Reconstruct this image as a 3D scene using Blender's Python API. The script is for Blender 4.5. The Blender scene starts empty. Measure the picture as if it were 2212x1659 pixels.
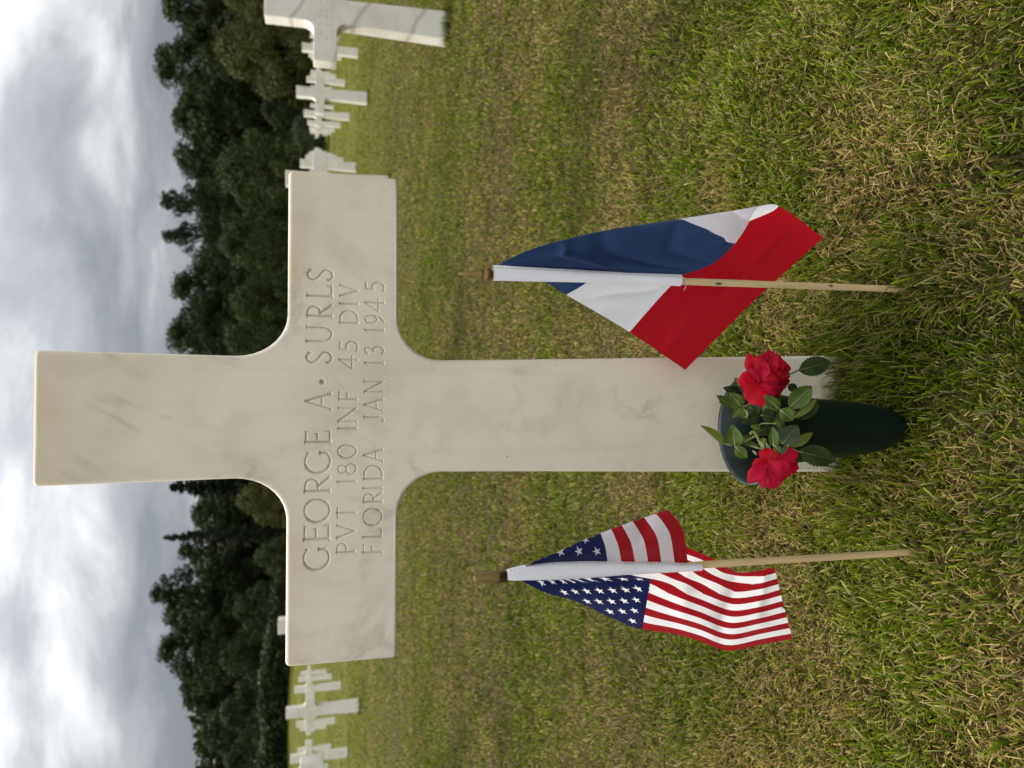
import bpy, bmesh, math, random
import numpy as np
from mathutils import Vector, Matrix
from mathutils.geometry import tessellate_polygon, delaunay_2d_cdt

random.seed(7)
rng = np.random.default_rng(11)
sc = bpy.context.scene
col = sc.collection
R = math.radians

# ------------------------------------------------------------------ camera
D = 0.90                       # metres from the lens to the face of the near cross
PITCH = R(14.7)                # phone held upright-sideways, tilted down a little
EYE = 0.814 * D
FPX = 1593.0                   # focal length in units of a 1659 x 2212 upright frame
cam_d = bpy.data.cameras.new('camera')
cam = bpy.data.objects.new('camera', cam_d)
col.objects.link(cam)
sc.camera = cam
cam_d.sensor_fit = 'HORIZONTAL'
cam_d.sensor_width = 36.0
cam_d.lens = 36.0 * FPX / 2212.0
cam_d.clip_start = 0.05
cam_d.clip_end = 1000
cam_d.dof.use_dof = True
cam_d.dof.focus_distance = 0.94 * D
cam_d.dof.aperture_fstop = 7.0
up_rot = Matrix.Rotation(math.pi / 2 - PITCH, 4, 'X')
cam.matrix_world = Matrix.Translation((0, 0, EYE)) @ up_rot @ Matrix.Rotation(-math.pi / 2, 4, 'Z')

# ------------------------------------------------------------------ sky and sun
SUN_AZ = R(-38)                # to the left of straight ahead, behind the stones
SUN_EL = R(48)
sun_dir = Vector((math.sin(SUN_AZ) * math.cos(SUN_EL), math.cos(SUN_AZ) * math.cos(SUN_EL), math.sin(SUN_EL)))
world = bpy.data.worlds.new('World')
sc.world = world
world.use_nodes = True


def N(nt, typ, **kw):
    n = nt.nodes.new(typ)
    for k, v in kw.items():
        setattr(n, k, v)
    return n


def math_node(nt, op, a, b=None, clamp=False):
    n = N(nt, 'ShaderNodeMath', operation=op, use_clamp=clamp)
    for i, x in enumerate((a, b)):
        if x is None:
            continue
        if hasattr(x, 'is_output'):
            nt.links.new(x, n.inputs[i])
        else:
            n.inputs[i].default_value = x
    return n.outputs[0]


def mix_col(nt, fac, a, b, mode='MIX'):
    n = N(nt, 'ShaderNodeMix', data_type='RGBA', blend_type=mode)
    for idx, x in ((0, fac), (6, a), (7, b)):
        if hasattr(x, 'is_output'):
            nt.links.new(x, n.inputs[idx])
        elif idx == 0:
            n.inputs[idx].default_value = x
        else:
            n.inputs[idx].default_value = (*x, 1.0)[:4]
    return n.outputs[2]


def ramp(nt, fac, stops):
    n = N(nt, 'ShaderNodeValToRGB')
    el = n.color_ramp.elements
    while len(el) < len(stops):
        el.new(0.5)
    for e, (p, c) in zip(el, stops):
        e.position = p
        e.color = (*c, 1.0) if len(c) == 3 else c
    nt.links.new(fac, n.inputs[0])
    return n.outputs[0]


def noise(nt, vec, scale, detail=4, rough=0.55, distort=0.0, dims='3D'):
    n = N(nt, 'ShaderNodeTexNoise', noise_dimensions=dims)
    n.inputs['Scale'].default_value = scale
    n.inputs['Detail'].default_value = detail
    n.inputs['Roughness'].default_value = rough
    n.inputs['Distortion'].default_value = distort
    if vec is not None:
        nt.links.new(vec, n.inputs['Vector'])
    return n.outputs[0]


def build_world():
    nt = world.node_tree
    nt.nodes.clear()
    out = N(nt, 'ShaderNodeOutputWorld')
    bg = N(nt, 'ShaderNodeBackground')
    bg.inputs['Strength'].default_value = 0.10
    nt.links.new(bg.outputs[0], out.inputs[0])
    sky = N(nt, 'ShaderNodeTexSky', sky_type='NISHITA')
    sky.sun_disc = False
    sky.sun_elevation = SUN_EL
    sky.sun_rotation = SUN_AZ
    tc = N(nt, 'ShaderNodeTexCoord')
    sep = N(nt, 'ShaderNodeSeparateXYZ')
    nt.links.new(tc.outputs['Generated'], sep.inputs[0])
    x, y, z = sep.outputs
    zc = math_node(nt, 'MAXIMUM', z, 0.0)
    den = math_node(nt, 'ADD', zc, 0.42)
    px = math_node(nt, 'DIVIDE', math_node(nt, 'MULTIPLY', x, -1.0), den)
    py = math_node(nt, 'DIVIDE', y, den)
    comb = N(nt, 'ShaderNodeCombineXYZ')
    nt.links.new(px, comb.inputs[0])
    nt.links.new(py, comb.inputs[1])
    rot = N(nt, 'ShaderNodeMapping')
    rot.inputs['Rotation'].default_value = (0, 0, R(24))
    rot.inputs['Scale'].default_value = (0.9, 1.5, 1)
    rot.inputs['Location'].default_value = (7.1, 3.3, 5.1)
    nt.links.new(comb.outputs[0], rot.inputs[0])
    big = noise(nt, rot.outputs[0], 1.0, 3, 0.5, 0.4)
    fine = noise(nt, rot.outputs[0], 3.4, 7, 0.55, 0.35)
    m = math_node(nt, 'ADD', math_node(nt, 'MULTIPLY', big, 0.68), math_node(nt, 'MULTIPLY', fine, 0.35))
    cloud = ramp(nt, m, [(0.39, (0.225, 0.238, 0.262)), (0.47, (0.37, 0.382, 0.40)),
                         (0.55, (0.70, 0.706, 0.712)), (0.65, (1.06, 1.05, 1.04))])
    # overcast: brighter towards the zenith, and a veil of glow round the hidden sun
    lift = math_node(nt, 'ADD', math_node(nt, 'MULTIPLY', zc, 1.62), 0.255)
    dotn = N(nt, 'ShaderNodeVectorMath', operation='DOT_PRODUCT')
    nt.links.new(tc.outputs['Generated'], dotn.inputs[0])
    dotn.inputs[1].default_value = sun_dir
    dp = math_node(nt, 'MAXIMUM', dotn.outputs['Value'], 0.0)
    glow = math_node(nt, 'MULTIPLY', math_node(nt, 'POWER', dp, 4.0), 0.16)
    gain = math_node(nt, 'MULTIPLY', math_node(nt, 'ADD', lift, glow), 10.0)
    sc_n = N(nt, 'ShaderNodeVectorMath', operation='SCALE')
    nt.links.new(cloud, sc_n.inputs[0])
    nt.links.new(gain, sc_n.inputs['Scale'])
    col_out = mix_col(nt, 0.97, sky.outputs[0], sc_n.outputs[0])
    nt.links.new(col_out, bg.inputs['Color'])


build_world()
sun_l = bpy.data.lights.new('sun', 'SUN')
sun_l.energy = 1.5
sun_l.angle = R(14)
sun_l.color = (1.0, 0.90, 0.74)
sun = bpy.data.objects.new('sun', sun_l)
col.objects.link(sun)
sun.rotation_euler = (-sun_dir).to_track_quat('-Z', 'Y').to_euler()

sc.view_settings.view_transform = 'Standard'
sc.view_settings.look = 'None'
sc.view_settings.exposure = 1.06
sc.view_settings.gamma = 1.0
sc.render.engine = 'CYCLES'
sc.cycles.max_bounces = 5
sc.cycles.diffuse_bounces = 2
sc.cycles.transmission_bounces = 3
sc.cycles.glossy_bounces = 2
sc.cycles.transparent_max_bounces = 6


# ------------------------------------------------------------------ helpers
FW = np.array([0, math.cos(PITCH), -math.sin(PITCH)])
DN = np.array([0, -math.sin(PITCH), -math.cos(PITCH)])
RT = np.array([1.0, 0, 0])


def P(u, v, Y):
    """point of the place at distance Y*D in front of the lens, seen at (u, v) of the upright survey frame"""
    u = np.asarray(u, float)
    v = np.asarray(v, float)
    Y = np.asarray(Y, float) * D
    ray = FW + ((u - 829.5) / FPX)[..., None] * RT + ((v - 1106.0) / FPX)[..., None] * DN
    return np.array([0, 0, EYE]) + ray * (Y / ray[..., 1])[..., None]


def zc(origin, scale):
    """survey crops: crop pixel -> upright frame (u, v)"""
    def f(x, y):
        return 1659 - (origin[1] + np.asarray(y, float) * scale) / 1.8517, (origin[0] + np.asarray(x, float) * scale) / 1.8517
    return f


Z3 = zc((1750, 750), 1650 / 2212)
Z4 = zc((1800, 1950), 1900 / 2212)
Z5 = zc((2700, 1300), 1050 / 2212)
Z6 = zc((2880, 1380), 420 / 2212)
Z7 = zc((2900, 1750), 500 / 2212)


def tag(o, label=None, cat=None, group=None, kind=None):
    for k, val in (('label', label), ('category', cat), ('group', group), ('kind', kind)):
        if val:
            o[k] = val
    return o


def empty(name, loc=(0, 0, 0), rz=0):
    o = bpy.data.objects.new(name, None)
    o.location = loc
    o.rotation_euler = (0, 0, rz)
    o.empty_display_size = 0.05
    col.objects.link(o)
    return o


def mesh_obj(name, verts, faces, mat, parent=None, smooth=True, colors=None):
    me = bpy.data.meshes.new(name)
    me.from_pydata([tuple(map(float, p)) for p in verts], [], [tuple(map(int, f)) for f in faces])
    return finish(name, me, mat, parent, smooth)


def finish(name, me, mat, parent=None, smooth=True):
    if smooth:
        me.polygons.foreach_set('use_smooth', np.ones(len(me.polygons), bool))
    me.update()
    if mat:
        me.materials.append(mat)
    o = bpy.data.objects.new(name, me)
    col.objects.link(o)
    if parent:
        o.parent = parent
    return o


def quads_mesh(name, co, quads):
    """co (n,3), quads (m,4) fast mesh"""
    me = bpy.data.meshes.new(name)
    me.vertices.add(len(co))
    me.vertices.foreach_set('co', np.ascontiguousarray(co, np.float32).ravel())
    k = quads.shape[1]
    me.loops.add(quads.size)
    me.loops.foreach_set('vertex_index', np.ascontiguousarray(quads, np.int32).ravel())
    me.polygons.add(len(quads))
    me.polygons.foreach_set('loop_start', np.arange(0, quads.size, k, dtype=np.int32))
    me.polygons.foreach_set('loop_total', np.full(len(quads), k, np.int32))
    me.update(calc_edges=True)
    return me


def grid_faces(n, m, wrap=False):
    f = []
    for i in range(n - 1):
        for j in range(m - 1 + (1 if wrap else 0)):
            a, b = i * m + j, i * m + (j + 1) % m
            f.append((a, b, b + m, a + m))
    return f


def lathe(profile, n=32):
    v = []
    for r, z in profile:
        for k in range(n):
            a = 2 * math.pi * k / n
            v.append((r * math.cos(a), r * math.sin(a), z))
    return v, grid_faces(len(profile), n, True)


def tube(pts, radii, n=8, flat=None):
    """tube through pts; flat = (ax, ay) world half-axis scale for sleeve-like sections"""
    pts = [Vector(p) for p in pts]
    v = []
    for i, p in enumerate(pts):
        t = (pts[min(i + 1, len(pts) - 1)] - pts[max(i - 1, 0)]).normalized()
        a = t.cross(Vector((0, 1, 0)))
        if a.length < 0.05:
            a = t.cross(Vector((1, 0, 0)))
        a.normalize()
        b = t.cross(a)
        r = radii[i] if hasattr(radii, '__len__') else radii
        for k in range(n):
            th = 2 * math.pi * k / n
            ra, rb = (r if not hasattr(r, '__len__') else r[0]), (r if not hasattr(r, '__len__') else r[1])
            v.append(p + a * (math.cos(th) * ra) + b * (math.sin(th) * rb))
    f = grid_faces(len(pts), n, True)
    f.append(tuple(range(n - 1, -1, -1)))
    f.append(tuple(range((len(pts) - 1) * n, len(pts) * n)))
    return v, f


_tab = np.random.default_rng(5).random((256, 256))


def vnoise(x, y):
    x = np.asarray(x, float); y = np.asarray(y, float)
    xi = np.floor(x).astype(int); yi = np.floor(y).astype(int)
    fx = x - xi; fy = y - yi
    fx = fx * fx * (3 - 2 * fx); fy = fy * fy * (3 - 2 * fy)
    a = _tab[xi & 255, yi & 255]; b = _tab[(xi + 1) & 255, yi & 255]
    c = _tab[xi & 255, (yi + 1) & 255]; d = _tab[(xi + 1) & 255, (yi + 1) & 255]
    return (a * (1 - fx) + b * fx) * (1 - fy) + (c * (1 - fx) + d * fx) * fy


def fbm(x, y, o=3):
    s = 0; a = 0.5; t = 0
    for k in range(o):
        s = s + a * vnoise(x * 2 ** k + 17.3 * k, y * 2 ** k + 9.1 * k); t += a; a *= 0.5
    return s / t


def sstep(a, b, x):
    t = np.clip((x - a) / (b - a), 0, 1)
    return t * t * (3 - 2 * t)


def pchip(xk, yk, xq):
    """monotone cubic; yk (K, ...) values at knots, xq (n,), yk may be (K,n,c)"""
    xk = np.asarray(xk, float)
    yk = np.asarray(yk, float)
    h = np.diff(xk)
    hs = h.reshape((-1,) + (1,) * (yk.ndim - 1))
    dl = np.diff(yk, axis=0) / hs
    m = np.zeros_like(yk)
    if len(xk) > 2:
        w1 = 2 * hs[1:] + hs[:-1]; w2 = hs[1:] + 2 * hs[:-1]
        p = dl[:-1] * dl[1:]
        with np.errstate(divide='ignore', invalid='ignore'):
            hm = (w1 + w2) / (w1 / dl[:-1] + w2 / dl[1:])
        m[1:-1] = np.where(p > 0, np.nan_to_num(hm), 0)
    m[0] = dl[0]; m[-1] = dl[-1]
    i = np.clip(np.searchsorted(xk, xq, side='right') - 1, 0, len(xk) - 2)
    t = (xq - xk[i]) / h[i]
    if yk.ndim == 3:
        n = np.arange(len(xq))
        y0, y1, m0, m1 = yk[i, n], yk[i + 1, n], m[i, n], m[i + 1, n]
        t = t[:, None]; hh = h[i][:, None]
    else:
        y0, y1, m0, m1 = yk[i], yk[i + 1], m[i], m[i + 1]
        if yk.ndim == 2:
            t = t[:, None]; hh = h[i][:, None]
        else:
            hh = h[i]
    t2 = t * t; t3 = t2 * t
    return (2 * t3 - 3 * t2 + 1) * y0 + (t3 - 2 * t2 + t) * hh * m0 + (-2 * t3 + 3 * t2) * y1 + (t3 - t2) * hh * m1


# ------------------------------------------------------------------ materials
# cross proportions in D, from the ground at the foot of the stem
TOP_Z, ARM_T, ARM_B, ARM_X, THICK = 1.1450, 0.8536, 0.7108, 0.323, 0.118
def new_mat(name):
    m = bpy.data.materials.new(name)
    m.use_nodes = True
    nt = m.node_tree
    b = nt.nodes['Principled BSDF']
    return m, nt, b


def bump(nt, b, height, strength=0.3, dist=0.002):
    n = N(nt, 'ShaderNodeBump')
    n.inputs['Strength'].default_value = strength
    n.inputs['Distance'].default_value = dist
    nt.links.new(height, n.inputs['Height'])
    nt.links.new(n.outputs[0], b.inputs['Normal'])


def objco(nt):
    return N(nt, 'ShaderNodeTexCoord').outputs['Object']


def sstep_node(nt, x, a, b):
    n = N(nt, 'ShaderNodeMapRange', interpolation_type='SMOOTHSTEP')
    n.inputs['From Min'].default_value = a
    n.inputs['From Max'].default_value = b
    nt.links.new(x, n.inputs['Value'])
    return n.outputs[0]


def marble(name, seed, veins=0.35, tint=(0.87, 0.805, 0.665), vary=False, lines=False, edge=False, letters=False):
    m, nt, b = new_mat(name)
    co = objco(nt)
    mp = N(nt, 'ShaderNodeMapping')
    mp.inputs['Location'].default_value = (seed * 3.1, seed * 1.7, seed * 5.3)
    nt.links.new(co, mp.inputs[0])
    if vary:
        info = N(nt, 'ShaderNodeObjectInfo')
        off = N(nt, 'ShaderNodeVectorMath', operation='ADD')
        sc_r = math_node(nt, 'MULTIPLY', info.outputs['Random'], 90.0)
        nt.links.new(co, off.inputs[0])
        nt.links.new(sc_r, off.inputs[1])
        nt.links.new(off.outputs[0], mp.inputs[0])
    v = mp.outputs[0]
    broad = noise(nt, v, 5.0 / D, 4, 0.6, 0.6)
    base = ramp(nt, broad, [(0.30, (tint[0] * 0.90, tint[1] * 0.88, tint[2] * 0.84)), (0.52, tint),
                            (0.72, (tint[0] * 1.05, tint[1] * 1.06, tint[2] * 1.10))])
    # soft grey-brown clouding along wandering veins
    vn = noise(nt, v, 3.2 / D, 6, 0.62, 1.6)
    vein = math_node(nt, 'SUBTRACT', 1.0, math_node(nt, 'MULTIPLY', math_node(nt, 'ABSOLUTE', math_node(nt, 'SUBTRACT', vn, 0.5)), 24.0), True)
    brk = math_node(nt, 'MULTIPLY', math_node(nt, 'SUBTRACT', noise(nt, v, 9.0 / D, 3, 0.6), 0.47), 5.0, True)
    c = mix_col(nt, math_node(nt, 'MULTIPLY', math_node(nt, 'MULTIPLY', vein, brk), veins), base, (0.40, 0.365, 0.29))
    # honey-coloured weather stain, patchy
    st = math_node(nt, 'MULTIPLY', math_node(nt, 'SUBTRACT', noise(nt, v, 7.5 / D, 5, 0.65, 0.9), 0.53), 4.0, True)
    c = mix_col(nt, math_node(nt, 'MULTIPLY', st, 0.40), c, (0.62, 0.53, 0.36))
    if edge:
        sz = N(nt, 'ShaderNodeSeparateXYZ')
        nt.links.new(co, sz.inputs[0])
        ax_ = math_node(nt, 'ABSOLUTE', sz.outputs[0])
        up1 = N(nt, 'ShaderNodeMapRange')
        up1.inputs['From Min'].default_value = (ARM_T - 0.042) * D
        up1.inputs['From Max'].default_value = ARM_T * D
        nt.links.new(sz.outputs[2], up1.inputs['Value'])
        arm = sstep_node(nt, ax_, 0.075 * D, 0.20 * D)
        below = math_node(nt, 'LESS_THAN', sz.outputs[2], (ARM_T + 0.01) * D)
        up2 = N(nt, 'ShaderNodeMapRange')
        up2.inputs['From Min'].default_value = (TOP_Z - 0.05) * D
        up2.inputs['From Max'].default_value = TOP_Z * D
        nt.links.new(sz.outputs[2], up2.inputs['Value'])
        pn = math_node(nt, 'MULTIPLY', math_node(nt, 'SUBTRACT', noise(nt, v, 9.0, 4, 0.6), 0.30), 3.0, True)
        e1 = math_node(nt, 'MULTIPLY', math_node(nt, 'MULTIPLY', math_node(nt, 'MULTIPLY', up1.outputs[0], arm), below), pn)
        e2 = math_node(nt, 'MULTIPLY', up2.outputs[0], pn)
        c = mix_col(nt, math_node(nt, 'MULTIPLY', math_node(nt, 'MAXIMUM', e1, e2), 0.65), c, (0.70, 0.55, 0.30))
        # soil and grass splashed up the foot by rain and mower
        ft = math_node(nt, 'SUBTRACT', 1.0, sstep_node(nt, sz.outputs[2], 0.0, 0.13 * D))
        sp = math_node(nt, 'MULTIPLY', math_node(nt, 'SUBTRACT', noise(nt, v, 38.0, 5, 0.7), 0.44), 6.0, True)
        c = mix_col(nt, math_node(nt, 'MULTIPLY', math_node(nt, 'MULTIPLY', ft, sp), 0.55), c, (0.34, 0.31, 0.17))
        # faint rain streaks below the arms
        sv = N(nt, 'ShaderNodeMapping')
        sv.inputs['Scale'].default_value = (1.0, 1.0, 0.06)
        nt.links.new(v, sv.inputs[0])
        stk = math_node(nt, 'MULTIPLY', math_node(nt, 'SUBTRACT', noise(nt, sv.outputs[0], 34.0, 3, 0.6), 0.56), 5.0, True)
        c = mix_col(nt, math_node(nt, 'MULTIPLY', stk, 0.16), c, (0.52, 0.46, 0.34))
    if letters:
        # worn, unreadable rows of cut letters across the arms
        sl = N(nt, 'ShaderNodeSeparateXYZ')
        nt.links.new(co, sl.inputs[0])
        lm = N(nt, 'ShaderNodeMapping')
        lm.inputs['Scale'].default_value = (1.0, 1.0, 0.45)
        nt.links.new(v, lm.inputs[0])
        mk = math_node(nt, 'MULTIPLY', math_node(nt, 'SUBTRACT', noise(nt, lm.outputs[0], 95.0 / D, 1, 0.5), 0.50), 9.0, True)
        rows_ = None
        for zt, zb in ((0.829, 0.797), (0.787, 0.763), (0.754, 0.731)):
            a_ = math_node(nt, 'MULTIPLY', math_node(nt, 'LESS_THAN', sl.outputs[2], zt * D), math_node(nt, 'GREATER_THAN', sl.outputs[2], zb * D))
            rows_ = a_ if rows_ is None else math_node(nt, 'ADD', rows_, a_)
        inx = math_node(nt, 'LESS_THAN', math_node(nt, 'ABSOLUTE', sl.outputs[0]), 0.19 * D)
        fr_ = math_node(nt, 'LESS_THAN', sl.outputs[1], 0.004)
        mk = math_node(nt, 'MULTIPLY', math_node(nt, 'MULTIPLY', math_node(nt, 'MULTIPLY', mk, rows_), inx), fr_)
        c = mix_col(nt, math_node(nt, 'MULTIPLY', mk, 0.38), c, (0.42, 0.36, 0.25))
    if lines:
        wv = N(nt, 'ShaderNodeTexWave', wave_type='BANDS', bands_direction='X')
        wv.inputs['Scale'].default_value = 1.05
        wv.inputs['Distortion'].default_value = 2.2
        wv.inputs['Detail'].default_value = 3.0
        wv.inputs['Detail Scale'].default_value = 2.0
        rt = N(nt, 'ShaderNodeMapping')
        rt.inputs['Rotation'].default_value = (0, R(62), 0)
        nt.links.new(co, rt.inputs[0])
        nt.links.new(rt.outputs[0], wv.inputs['Vector'])
        ln = math_node(nt, 'MULTIPLY', math_node(nt, 'SUBTRACT', wv.outputs['Fac'], 0.972), 30.0, True)
        c = mix_col(nt, math_node(nt, 'MULTIPLY', ln, 0.55), c, (0.34, 0.28, 0.20))
    # tiny pits and lichen specks
    vo = N(nt, 'ShaderNodeTexVoronoi')
    vo.inputs['Scale'].default_value = 34.0 / D
    nt.links.new(v, vo.inputs['Vector'])
    pit = math_node(nt, 'LESS_THAN', vo.outputs['Distance'], 0.045)
    keep = math_node(nt, 'GREATER_THAN', noise(nt, v, 14.0 / D, 2), 0.60)
    c = mix_col(nt, math_node(nt, 'MULTIPLY', math_node(nt, 'MULTIPLY', pit, keep), 0.6), c, (0.16, 0.13, 0.10))
    gr = noise(nt, co, 420.0, 2, 0.7)
    c = mix_col(nt, 0.16, c, ramp(nt, gr, [(0.3, (0.45, 0.45, 0.45)), (0.7, (1, 1, 1))]), 'MULTIPLY')
    nt.links.new(c, b.inputs['Base Color'])
    b.inputs['Roughness'].default_value = 0.45
    b.inputs['Specular IOR Level'].default_value = 0.4
    bump(nt, b, gr, 0.12, 0.0006)
    return m


def cloth(name, rgb, trans=0.42):
    m, nt, b = new_mat(name)
    co = objco(nt)
    w1 = noise(nt, co, 900.0, 1, 0.5)
    w2 = noise(nt, co, 60.0, 3, 0.6)
    c = mix_col(nt, 0.35, rgb, ramp(nt, w1, [(0.3, tuple(0.86 * k for k in rgb)), (0.7, tuple(min(1, 1.15 * k) for k in rgb))]))
    c = mix_col(nt, 0.25, c, ramp(nt, w2, [(0.35, tuple(0.88 * k for k in rgb)), (0.65, rgb)]))
    nt.links.new(c, b.inputs['Base Color'])
    b.inputs['Roughness'].default_value = 0.75
    b.inputs['Sheen Weight'].default_value = 0.15
    b.inputs['Specular IOR Level'].default_value = 0.2
    bump(nt, b, w1, 0.25, 0.0004)
    tr = N(nt, 'ShaderNodeBsdfTranslucent')
    nt.links.new(c, tr.inputs[0])
    mx = N(nt, 'ShaderNodeMixShader')
    mx.inputs[0].default_value = trans
    nt.links.new(b.outputs[0], mx.inputs[1])
    nt.links.new(tr.outputs[0], mx.inputs[2])
    nt.links.new(mx.outputs[0], nt.nodes['Material Output'].inputs[0])
    return m


def leafy(name, stops, trans=0.3, rough=0.5, scale=60.0, attr=None, spec=0.3):
    """foliage, petals and grass: noise between real leaf colours, some light passing through"""
    m, nt, b = new_mat(name)
    if attr:
        a = N(nt, 'ShaderNodeVertexColor', layer_name=attr)
        c = a.outputs[0]
    else:
        c = ramp(nt, noise(nt, objco(nt), scale, 3, 0.6), stops)
    nt.links.new(c, b.inputs['Base Color'])
    b.inputs['Roughness'].default_value = rough
    b.inputs['Specular IOR Level'].default_value = spec
    tr = N(nt, 'ShaderNodeBsdfTranslucent')
    nt.links.new(c, tr.inputs[0])
    mx = N(nt, 'ShaderNodeMixShader')
    mx.inputs[0].default_value = trans
    nt.links.new(b.outputs[0], mx.inputs[1])
    nt.links.new(tr.outputs[0], mx.inputs[2])
    nt.links.new(mx.outputs[0], nt.nodes['Material Output'].inputs[0])
    return m


def simple(name, rgb, rough=0.5, metal=0.0, var=0.2, scale=40.0, stretch=None, bmp=0.0, spec=0.5, coat=0.0):
    m, nt, b = new_mat(name)
    v = objco(nt)
    if stretch:
        mp = N(nt, 'ShaderNodeMapping')
        mp.inputs['Scale'].default_value = stretch
        nt.links.new(v, mp.inputs[0])
        v = mp.outputs[0]
    n = noise(nt, v, scale, 5, 0.6)
    c = ramp(nt, n, [(0.3, tuple(k * (1 - var) for k in rgb)), (0.7, tuple(min(1, k * (1 + var)) for k in rgb))])
    nt.links.new(c, b.inputs['Base Color'])
    b.inputs['Roughness'].default_value = rough
    b.inputs['Metallic'].default_value = metal
    b.inputs['Specular IOR Level'].default_value = spec
    b.inputs['Coat Weight'].default_value = coat
    if bmp:
        bump(nt, b, n, bmp, 0.001)
    return m


M = {}
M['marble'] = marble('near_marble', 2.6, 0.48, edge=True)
M['marble_far'] = marble('row_marble', 4.3, 0.25, (0.82, 0.795, 0.71), True, letters=True)
M['marble_vein'] = marble('veined_marble', 7.7, 0.25, (0.82, 0.795, 0.71), False, True, letters=True)
M['flag_blue'] = cloth('blue_cloth', (0.028, 0.060, 0.165))
M['flag_white'] = cloth('white_cloth', (0.93, 0.94, 1.0), 0.58)
M['flag_red'] = cloth('red_cloth', (0.50, 0.005, 0.014))
M['us_red'] = cloth('dark_red_cloth', (0.40, 0.008, 0.016))
M['us_blue'] = cloth('navy_cloth', (0.012, 0.018, 0.090))
M['star'] = cloth('star_print', (0.93, 0.94, 1.0), 0.04)
M['wood'] = simple('pole_wood', (0.66, 0.50, 0.26), 0.6, 0, 0.18, 30.0, (14, 14, 0.8), 0.2, 0.3)
M['brass'] = simple('finial_plastic', (0.23, 0.165, 0.050), 0.28, 0.6, 0.18, 60.0)
M['vase'] = simple('vase_plastic', (0.004, 0.013, 0.010), 0.36, 0, 0.45, 25.0, (1, 1, 0.15), 0.06, 0.35)
M['rim'] = simple('vase_rim_plastic', (0.016, 0.030, 0.030), 0.33, 0, 0.7, 70.0, None, 0.1, 0.5)
M['petal'] = leafy('rose_petal', [(0.3, (0.42, 0.003, 0.012)), (0.7, (0.66, 0.006, 0.022))], 0.35, 0.55, 35.0, None, 0.2)
M['petal_pink'] = leafy('rose_petal_pink', [(0.3, (0.40, 0.004, 0.026)), (0.7, (0.64, 0.010, 0.050))], 0.35, 0.55, 35.0, None, 0.2)
M['leaf'] = leafy('rose_leaf', [(0.3, (0.050, 0.095, 0.014)), (0.7, (0.110, 0.175, 0.030))], 0.25, 0.42, 45.0)
M['leaf_dark'] = leafy('rose_leaf_dark', [(0.3, (0.020, 0.034, 0.012)), (0.7, (0.046, 0.070, 0.024))], 0.15, 0.40, 45.0)
M['leaf_light'] = leafy('rose_leaf_light', [(0.3, (0.12, 0.165, 0.025)), (0.7, (0.22, 0.27, 0.05))], 0.35, 0.45, 45.0)
M['stem'] = simple('rose_stem', (0.14, 0.16, 0.045), 0.5, 0, 0.25, 90.0)
M['sepal'] = simple('rose_sepal', (0.30, 0.30, 0.14), 0.55, 0, 0.2, 90.0)
M['grass'] = leafy('lawn_blades', None, 0.34, 0.75, 1, 'Col', 0.10)
M['bark'] = simple('bark', (0.055, 0.045, 0.035), 0.9, 0, 0.4, 6.0, (1, 1, 0.25), 0.6, 0.1)
M['crown_dark'] = leafy('broadleaf_foliage', [(0.35, (0.013, 0.022, 0.006)), (0.65, (0.036, 0.056, 0.014))], 0.18, 0.6, 0.6, None, 0.15)
M['crown_mid'] = leafy('shrub_foliage', [(0.35, (0.024, 0.038, 0.010)), (0.65, (0.058, 0.080, 0.020))], 0.18, 0.6, 0.8, None, 0.15)
M['crown_olive'] = leafy('yew_foliage', [(0.35, (0.050, 0.058, 0.012)), (0.65, (0.105, 0.112, 0.022))], 0.22, 0.6, 0.8, None, 0.15)
M['crown_conifer'] = leafy('conifer_foliage', [(0.35, (0.014, 0.022, 0.012)), (0.65, (0.030, 0.042, 0.020))], 0.12, 0.6, 0.8, None, 0.15)
M['hedge'] = leafy('hedge_foliage', [(0.35, (0.022, 0.036, 0.016)), (0.65, (0.050, 0.072, 0.028))], 0.18, 0.6, 1.2, None, 0.15)
M['insect'] = simple('insect_shell', (0.015, 0.014, 0.013), 0.35)


# ------------------------------------------------------------------ ground
MX, MY = -0.047 * D, 1.0 * D


def ground_z(x, y):
    x = np.asarray(x, float); y = np.asarray(y, float)
    z = -0.0153 * (x - MX) + 0.0074 * (y - MY)
    far = sstep(33, 47, y)
    z = z + 1.9 * far * sstep(2, 20, -x) + 0.1 * far
    near = 1 - sstep(3, 9, np.hypot(x, y))
    z = z + near * 0.016 * (fbm(x * 3.1 + 4, y * 3.1, 2) - 0.5)
    return np.where(y > 120, z, z)


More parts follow.
